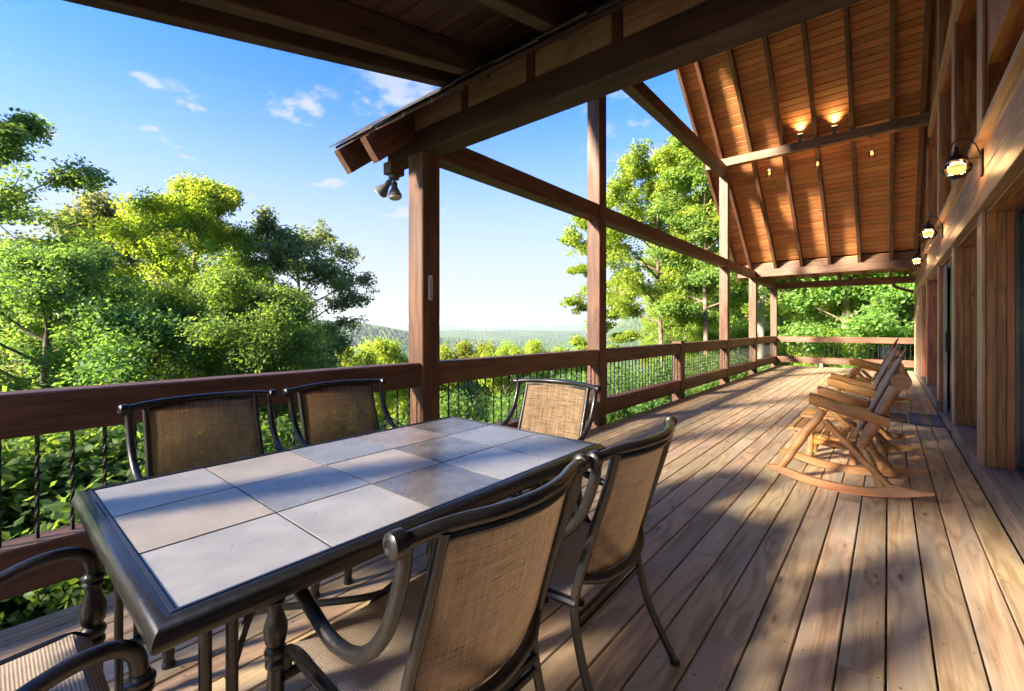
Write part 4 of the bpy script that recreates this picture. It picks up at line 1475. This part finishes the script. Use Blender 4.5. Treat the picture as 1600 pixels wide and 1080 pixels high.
# thermometer on the first post
th = MB()
n0 = 12
ring = []
for k in range(8):
    a = math.pi * k / 7
    ring.append((math.cos(a) * .019, .085 + math.sin(a) * .019))
for k in range(8):
    a = math.pi + math.pi * k / 7
    ring.append((math.cos(a) * .019, -.085 + math.sin(a) * .019))
X0 = 0
vs = [(0, y, z) for y, z in ring] + [(.008, y, z) for y, z in ring]
m_ = len(ring)
th.add(vs, [tuple(range(m_)), tuple(range(m_, 2 * m_))[::-1]] + [(i, (i + 1) % m_, (i + 1) % m_ + m_, i + m_) for i in range(m_)])
to = empty('thermometer', (PX + PS / 2 + .001, 2.40, 1.61))
tag(to, 'slim white thermometer fixed upright on the first roof post', 'thermometer')
th.build('casing', M['white'], to, smooth=False)
tb = MB(); tb.box((.0082, -.003, -.075), (.0112, .003, .08)); tb.lathe([(.006, 0), (.006, .004)], (.0085, 0, -.08), (1, 0, 0), 10)
tb.build('tube', M['flood'], to, smooth=False)

# gutter downpipe at the far corner of the cabin
dp = MB()
dp.tube(spline([(.10, 17.95, 2.70), (.12, 17.95, 2.58), (.20, 17.93, 2.50), (.36, 17.85, 2.42), (.60, 17.3, 2.30)], 6), .045, 10)
tag(dp.build('downpipe', M['timber']), 'brown gutter elbow bending in towards the cabin beyond the far railing', 'downpipe')

# ------------------------------------------------------------------ trees
def make_tree_meshes(name, seed, H, base_h, spread, nlimb, leaves, leaf, trunk_r, bark, leafmat, shape='dome', flat=.55, cl_r=.5, sub=4, lean=0.0, droop=.0, warm_top=0.0, cluster_keep=1.0):
    r = np.random.default_rng(seed)
    mb = MB()
    # trunk
    npt = 9
    tp = []
    wob = r.normal(0, .012 * H, (npt, 2)).cumsum(0) * .5
    for i in range(npt):
        t = i / (npt - 1)
        tp.append(Vector((wob[i, 0] * t + lean * H * t, wob[i, 1] * t, -1.2 + (H * .93 + 1.2) * t)))
    rad = [trunk_r * (1.15 - .95 * (i / (npt - 1)) ** .8) + .012 for i in range(npt)]
    mb.tube(tp, rad, 8)

    def trunk_at(h):
        t = (h + 1.2) / (H * .93 + 1.2) * (npt - 1)
        i = min(int(t), npt - 2)
        return tp[i].lerp(tp[i + 1], t - i), rad[i] + (rad[i + 1] - rad[i]) * (t - i)
    centres = []
    ga = r.uniform(0, 6.28)
    for k in range(nlimb):
        t = (k + r.uniform(.1, .9)) / nlimb
        h = base_h + (H * .92 - base_h) * t
        if shape == 'dome': env = math.sin(math.pi * (.16 + .80 * t)) ** .75
        elif shape == 'egg': env = math.sin(math.pi * (.22 + .73 * t)) ** .8 if t > .25 else .82
        elif shape == 'tear': env = min(1.0, .88 + .3 * t) if t < .4 else .98 * (1 - (t - .4) / .6) ** .85 + .12
        elif shape == 'cone': env = (1 - t) ** .8 * .95 + .10
        else: env = .55 + .45 * t if t < .7 else .86 - (t - .7) * 1.4
        ga += 2.399 + r.uniform(-.4, .4)
        ln_ = spread * env * r.uniform(.72, 1.16)
        p0, tr = trunk_at(h)
        up = r.uniform(.15, .55) * (1 if shape != 'flat' else .5) + .5 * t
        d = Vector((math.cos(ga), math.sin(ga), 0))
        pts = []
        for q in range(6):
            s = q / 5
            pts.append(p0 + d * ln_ * s + Vector((0, 0, ln_ * (up * s - droop * s * s))) + Vector(r.normal(0, .035 * ln_ * s, 3)))
        r0 = min(tr * .6, .02 + ln_ * .018)
        mb.tube(pts, [r0 * (1 - .82 * s / 5) for s in range(6)], 5, cap=False)
        centres.append((pts[-1], k)); centres.append((pts[4], k)); centres.append((pts[3], k))
        for m in range(sub):
            s = r.uniform(.3, .98)
            i = min(int(s * 5), 4)
            q0 = pts[i].lerp(pts[i + 1], s * 5 - i)
            sd = (d + Vector((r.normal(0, .9), r.normal(0, .9), r.normal(.25, .35)))).normalized()
            sl2 = ln_ * r.uniform(.22, .45) * (1.15 - s * .4)
            q1 = q0 + sd * sl2
            qm = q0.lerp(q1, .5) + Vector(r.normal(0, .06 * sl2, 3))
            mb.tube([q0, qm, q1], [r0 * .38, r0 * .25, r0 * .1 + .003], 4, cap=False)
            centres.append((q1, k)); centres.append((qm, k))
            for w in range(2):
                e = q1 + (sd * .5 + Vector(r.normal(0, .6, 3))).normalized() * sl2 * .5
                mb.tube([q1 if w else qm, e], [r0 * .14 + .003, .003], 3, cap=False)
                centres.append((e, k))
    top, _ = trunk_at(H * .92)
    for w in range(5):
        centres.append((top + Vector(r.normal(0, .3 * cl_r, 3)) + Vector((0, 0, cl_r * .4 * w / 4)), -1))
    wood_me = bpy.data.meshes.new(name + '_trunk')
    wood_me.from_pydata(mb.v, [], mb.f)
    wood_me.materials.append(bark)
    wood_me.polygons.foreach_set('use_smooth', np.ones(len(wood_me.polygons), dtype=bool))
    C = np.array([tuple(c[0]) for c in centres])
    keep = r.random(len(C)) < cluster_keep
    C = C[keep]
    ncl = len(C)
    size = r.uniform(.55, 1.25, ncl)
    wgt = size ** 2; wgt /= wgt.sum()
    idx = r.choice(ncl, leaves, p=wgt)
    # leaves sit on the shell of each spray more than inside it
    dirs = r.normal(0, 1, (leaves, 3)); dirs /= np.linalg.norm(dirs, axis=1)[:, None]
    rr_ = r.random(leaves) ** .5
    off = dirs * (rr_ * size[idx] * cl_r)[:, None]
    off[:, 2] *= flat
    P = C[idx] + off
    hu = r.random(ncl)
    tint = np.zeros((leaves, 3))
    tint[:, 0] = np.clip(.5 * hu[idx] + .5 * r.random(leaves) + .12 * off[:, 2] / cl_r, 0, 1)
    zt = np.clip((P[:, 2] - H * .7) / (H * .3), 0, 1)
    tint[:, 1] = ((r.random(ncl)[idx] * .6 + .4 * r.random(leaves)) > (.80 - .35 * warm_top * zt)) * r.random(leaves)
    nrm_ = r.normal(0, 1, (leaves, 3)); nrm_[:, 2] = np.abs(nrm_[:, 2]) * 1.0 + .45
    nrm_ += dirs * .6
    nrm_ /= np.linalg.norm(nrm_, axis=1)[:, None]
    tdir = r.normal(0, 1, (leaves, 3)); tdir -= nrm_ * (tdir * nrm_).sum(1)[:, None]
    tdir /= np.linalg.norm(tdir, axis=1)[:, None]
    b = np.cross(nrm_, tdir)
    s = leaf * r.uniform(.65, 1.3, leaves)
    v0 = P - tdir * (s * .5)[:, None]
    v2 = P + tdir * (s * .5)[:, None] - nrm_ * (s * .12)[:, None]
    v1 = P + b * (s * .30)[:, None] - nrm_ * (s * .10)[:, None] - tdir * (s * .06)[:, None]
    v3 = P - b * (s * .30)[:, None] - nrm_ * (s * .10)[:, None] - tdir * (s * .06)[:, None]
    co = np.stack([v0, v1, v2, v3], 1).reshape(-1, 3)
    quads = np.arange(leaves * 4).reshape(-1, 4)
    lm = np_mesh(name + '_leaves', co, quads, tint)
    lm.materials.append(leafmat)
    return wood_me, lm


def place_tree(meshes, name, x, y, rot, s, label, cat, group=None, dz=0.0):
    z = float(ground_z(x, y)) + dz
    t = empty(name, (x, y, z))
    w = bpy.data.objects.new('trunk', meshes[0]); c = bpy.data.objects.new('crown', meshes[1])
    for o in (w, c):
        COL.objects.link(o); o.parent = t
    t.rotation_euler = (0, 0, rot)
    t.scale = (s[0], s[0], s[1]) if isinstance(s, tuple) else (s, s, s)
    tag(t, label, cat, group)
    return t


def at(px, depth):
    t = (px - 800) / 700
    return (t * math.cos(A0) - math.sin(A0)) * depth, (t * math.sin(A0) + math.cos(A0)) * depth


def top_h(px, depth, py):
    """tree height so that its top stands at that height above the deck"""
    x, y = at(px, depth)
    return 1.28 + depth * (512 - py) / 700 - float(ground_z(x, y))


def near_tree(name, px, depth, py, seed, spread, base_frac, leaves, leaf, lm, label, cat='tree', **kw):
    x, y = at(px, depth)
    H = top_h(px, depth, py)
    me = make_tree_meshes(name, seed, H, H * base_frac, spread, kw.pop('nlimb', 22), leaves, leaf, kw.pop('trunk_r', .14), kw.pop('bark', M['bark']), LM[lm], **kw)
    return place_tree(me, name, x, y, 0, 1.0, label, cat)


near_tree('maple_tree', 298, 15, 246, 21, 3.5, .12, 200000, .10, 'yellow', 'tall yellow green tree left of the first post, its top tinged orange', nlimb=60, cl_r=.44, warm_top=1.0, shape='tear', flat=.8)
near_tree('maple_tree', 165, 18, 300, 22, 3.8, .15, 80000, .14, 'oak', 'olive green tree behind the tallest one, to its left', nlimb=40, cl_r=.55, flat=.8, shape='egg', warm_top=.8)
near_tree('oak_tree', 470, 18, 345, 23, 3.1, .42, 42000, .13, 'oak', 'grey green oak with open spreading branches right of the tallest tree', nlimb=26, cl_r=.42, shape='flat', flat=.65, sub=5, bark=M['bark'])
near_tree('leafy_tree', 375, 11.0, 430, 24, 2.2, .10, 110000, .078, 'bright', 'fresh green bushy tree rising just beyond the railing behind the second chair', nlimb=44, cl_r=.42, shape='egg', flat=.8)
near_tree('leafy_tree', 70, 9.5, 365, 25, 1.9, .10, 90000, .085, 'mid', 'dark green broad tree standing close beyond the railing at the left', nlimb=40, cl_r=.42, shape='egg', flat=.75)
near_tree('oak_tree', -30, 11.5, 90, 26, 2.7, .25, 46000, .115, 'mid', 'tall slender oak at the left edge, reaching above all the others', nlimb=30, cl_r=.40, shape='dome', flat=.65, sub=5)
near_tree('leafy_tree', 215, 9.5, 470, 27, 1.9, .10, 50000, .09, 'mid', 'low dark green tree in front of the tall yellow green one', nlimb=34, cl_r=.42, shape='egg', flat=.75)
# small sunlit crowns showing just over the rail, down the slope
small = make_tree_meshes('slope_tree', 31, 7.0, 1.5, 2.3, 18, 26000, .16, .10, M['bark'], LM['yellow'], cl_r=.6, flat=.7, warm_top=.3)
for px, dp_, py, s, lab in ((600, 30, 541, 1.0, 'small sunlit yellow green tree left of the first post, down the slope'),
                            (560, 26, 552, .8, 'lowest green crown beside the oak, just over the rail'),
                            (705, 33, 547, .9, 'small green crown just right of the first post'),
                            (745, 34, 543, 1.0, 'sunlit crown in the left part of the valley opening'),
                            (790, 32, 552, .9, 'sunlit crown in the middle of the valley opening'),
                            (828, 36, 540, 1.1, 'roundest yellow crown near the middle of the valley opening'),
                            (893, 38, 550, 1.1, 'yellow crown just left of the second post')):
    x, y = at(px, dp_)
    H = top_h(px, dp_, py)
    t = place_tree(small, 'slope_tree', x, y, rnd.uniform(0, 6), (s, H / 7.0), lab, 'tree')
# shrubs on the slope under the rail
shrub = make_tree_meshes('shrub', 33, 2.4, .25, 1.5, 16, 26000, .085, .035, M['bark'], LM['bright'], cl_r=.42, flat=.7, sub=3)
shrub2 = make_tree_meshes('shrub', 34, 2.2, .2, 1.6, 16, 26000, .09, .035, M['bark'], LM['mid'], cl_r=.45, flat=.65, sub=3)
rs2 = random.Random(9)
k = 0
for i in range(95):
    yy = rs2.uniform(-4, 26)
    xx = -4.9 - rs2.uniform(0, 10.5)
    place_tree(shrub if rs2.random() < .55 else shrub2, 'shrub', xx, yy, rs2.uniform(0, 6.28), rs2.uniform(.75, 1.25) * (1 if xx < -6 else .8),
               'leafy green shrub on the slope under the long railing', 'shrub', 'shrubs on the slope below the railing')
# the airy trees right of the second post and the woods beyond the far railing
near_tree('oak_tree', 1035, 23, 222, 41, 3.5, .32, 60000, .16, 'forest', 'tall airy tree between the second and third posts, sky showing through its top', nlimb=30, cl_r=.50, shape='dome', flat=.65, sub=5)
near_tree('oak_tree', 955, 27, 330, 42, 2.4, .35, 30000, .17, 'yellow', 'thin leaning tree with sparse limbs just right of the second post', nlimb=18, cl_r=.5, shape='flat', flat=.5, sub=4, lean=-.06)
near_tree('oak_tree', 1105, 21, 180, 43, 2.6, .30, 45000, .15, 'bright', 'tall green tree behind the third post, touching the roof edge', nlimb=24, cl_r=.6)
F = [make_tree_meshes('forest_tree', 51, 16, 4.5, 3.4, 26, 34000, .20, .17, M['pale_bark'], LM['forest'], cl_r=.8, flat=.6),
     make_tree_meshes('forest_tree', 52, 13, 1.5, 3.0, 26, 34000, .20, .12, M['bark'], LM['bright'], cl_r=.8, flat=.65),
     make_tree_meshes('forest_tree', 53, 17, 6.0, 3.2, 24, 30000, .20, .19, M['pale_bark'], LM['forest'], cl_r=.8, flat=.6)]
U = [make_tree_meshes('understory_bush', 61, 4.2, .4, 2.2, 20, 24000, .14, .05, M['bark'], LM['bright'], cl_r=.55, flat=.7, sub=3),
     make_tree_meshes('understory_bush', 62, 5.0, .6, 2.4, 20, 24000, .15, .05, M['bark'], LM['forest'], cl_r=.6, flat=.6, sub=3)]
place_tree(F[2], 'forest_tree', *at(1321, 21), 1.0, (1.0, 1.1), 'pale straight trunk standing alone in the middle of the far railing view', 'tree')
place_tree(F[2], 'forest_tree', *at(1381, 23), 2.4, (1.0, 1.05), 'pale trunk beside the cabin corner, right of the straightest trunk', 'tree')
place_tree(F[0], 'forest_tree', *at(1283, 22), 3.9, (.6, .9), 'thin pale trunk left of the straightest trunk beyond the far railing', 'tree')
place_tree(F[2], 'forest_tree', *at(1189, 22), 5.1, (1.1, 1.0), 'pale trunk showing between the last two roof posts', 'tree')
rf = random.Random(15)
cnt = 0
tries = 0
spots_ = []
while cnt < 46 and tries < 2000:
    tries += 1
    yy = rf.uniform(24, 75); xx = rf.uniform(-.42 * yy + 1, .35 * yy + 6)
    if any((xx - a) ** 2 + (yy - b) ** 2 < 9 for a, b in spots_): continue
    spots_.append((xx, yy)); cnt += 1
    place_tree(rf.choice(F), 'forest_tree', xx, yy, rf.uniform(0, 6.28), rf.uniform(.8, 1.15), 'green forest tree among the woods beyond the far railing', 'tree', 'trees in the woods beyond the far railing')
cnt = 0
for i in range(70):
    yy = rf.uniform(26, 62); xx = rf.uniform(-.44 * yy + 1, .2 * yy + 3)
    place_tree(rf.choice(U), 'understory_bush', xx, yy, rf.uniform(0, 6.28), rf.uniform(.7, 1.1), 'leafy bush in the understory beyond the far railing', 'bush', 'understory bushes beyond the far railing')
# added unseen trees behind the deck, crowns thinned to filter the low sun
B = make_tree_meshes('sun_filter_tree', 71, 30, 16, 6.0, 22, 900, .22, .13, M['bark'], LM['forest'], cl_r=2.4, flat=.8, sub=3)
rb2 = random.Random(21)
for i in range(14):
    d = rb2.uniform(38, 60)
    ox, oy = rb2.uniform(-4.5, 4.0), rb2.uniform(-4, 20)
    x, y = ox - .386 * d, oy - .922 * d
    zt = 1.0 + .437 * d + rb2.uniform(0, 2.5)
    H = zt - float(ground_z(x, y))
    place_tree(B, 'sun_filter_tree', x, y, rb2.uniform(0, 6.28), (1.0, H / 30), 'unseen sun filter tree with thinned crown behind the near end of the deck', 'tree', 'unseen sun filter trees behind the near end of the deck')

# ------------------------------------------------------------------ haze
hz = MB(); hz.box((-15500, -15500, -260), (15500, 15500, 112))
m, nt, N, L, out = new_mat('haze_air')
pv = N.new('ShaderNodeVolumePrincipled')
pv.inputs['Color'].default_value = (0.80, 0.90, 1.0, 1)
pv.inputs['Density'].default_value = 0.00008
pv.inputs['Anisotropy'].default_value = 0.3
L.new(pv.outputs[0], out.inputs['Volume'])
HAZE = True
if HAZE:
    h = hz.build('haze', m, smooth=False)
    tag(h, 'pale summer haze filling the valley', kind='stuff')
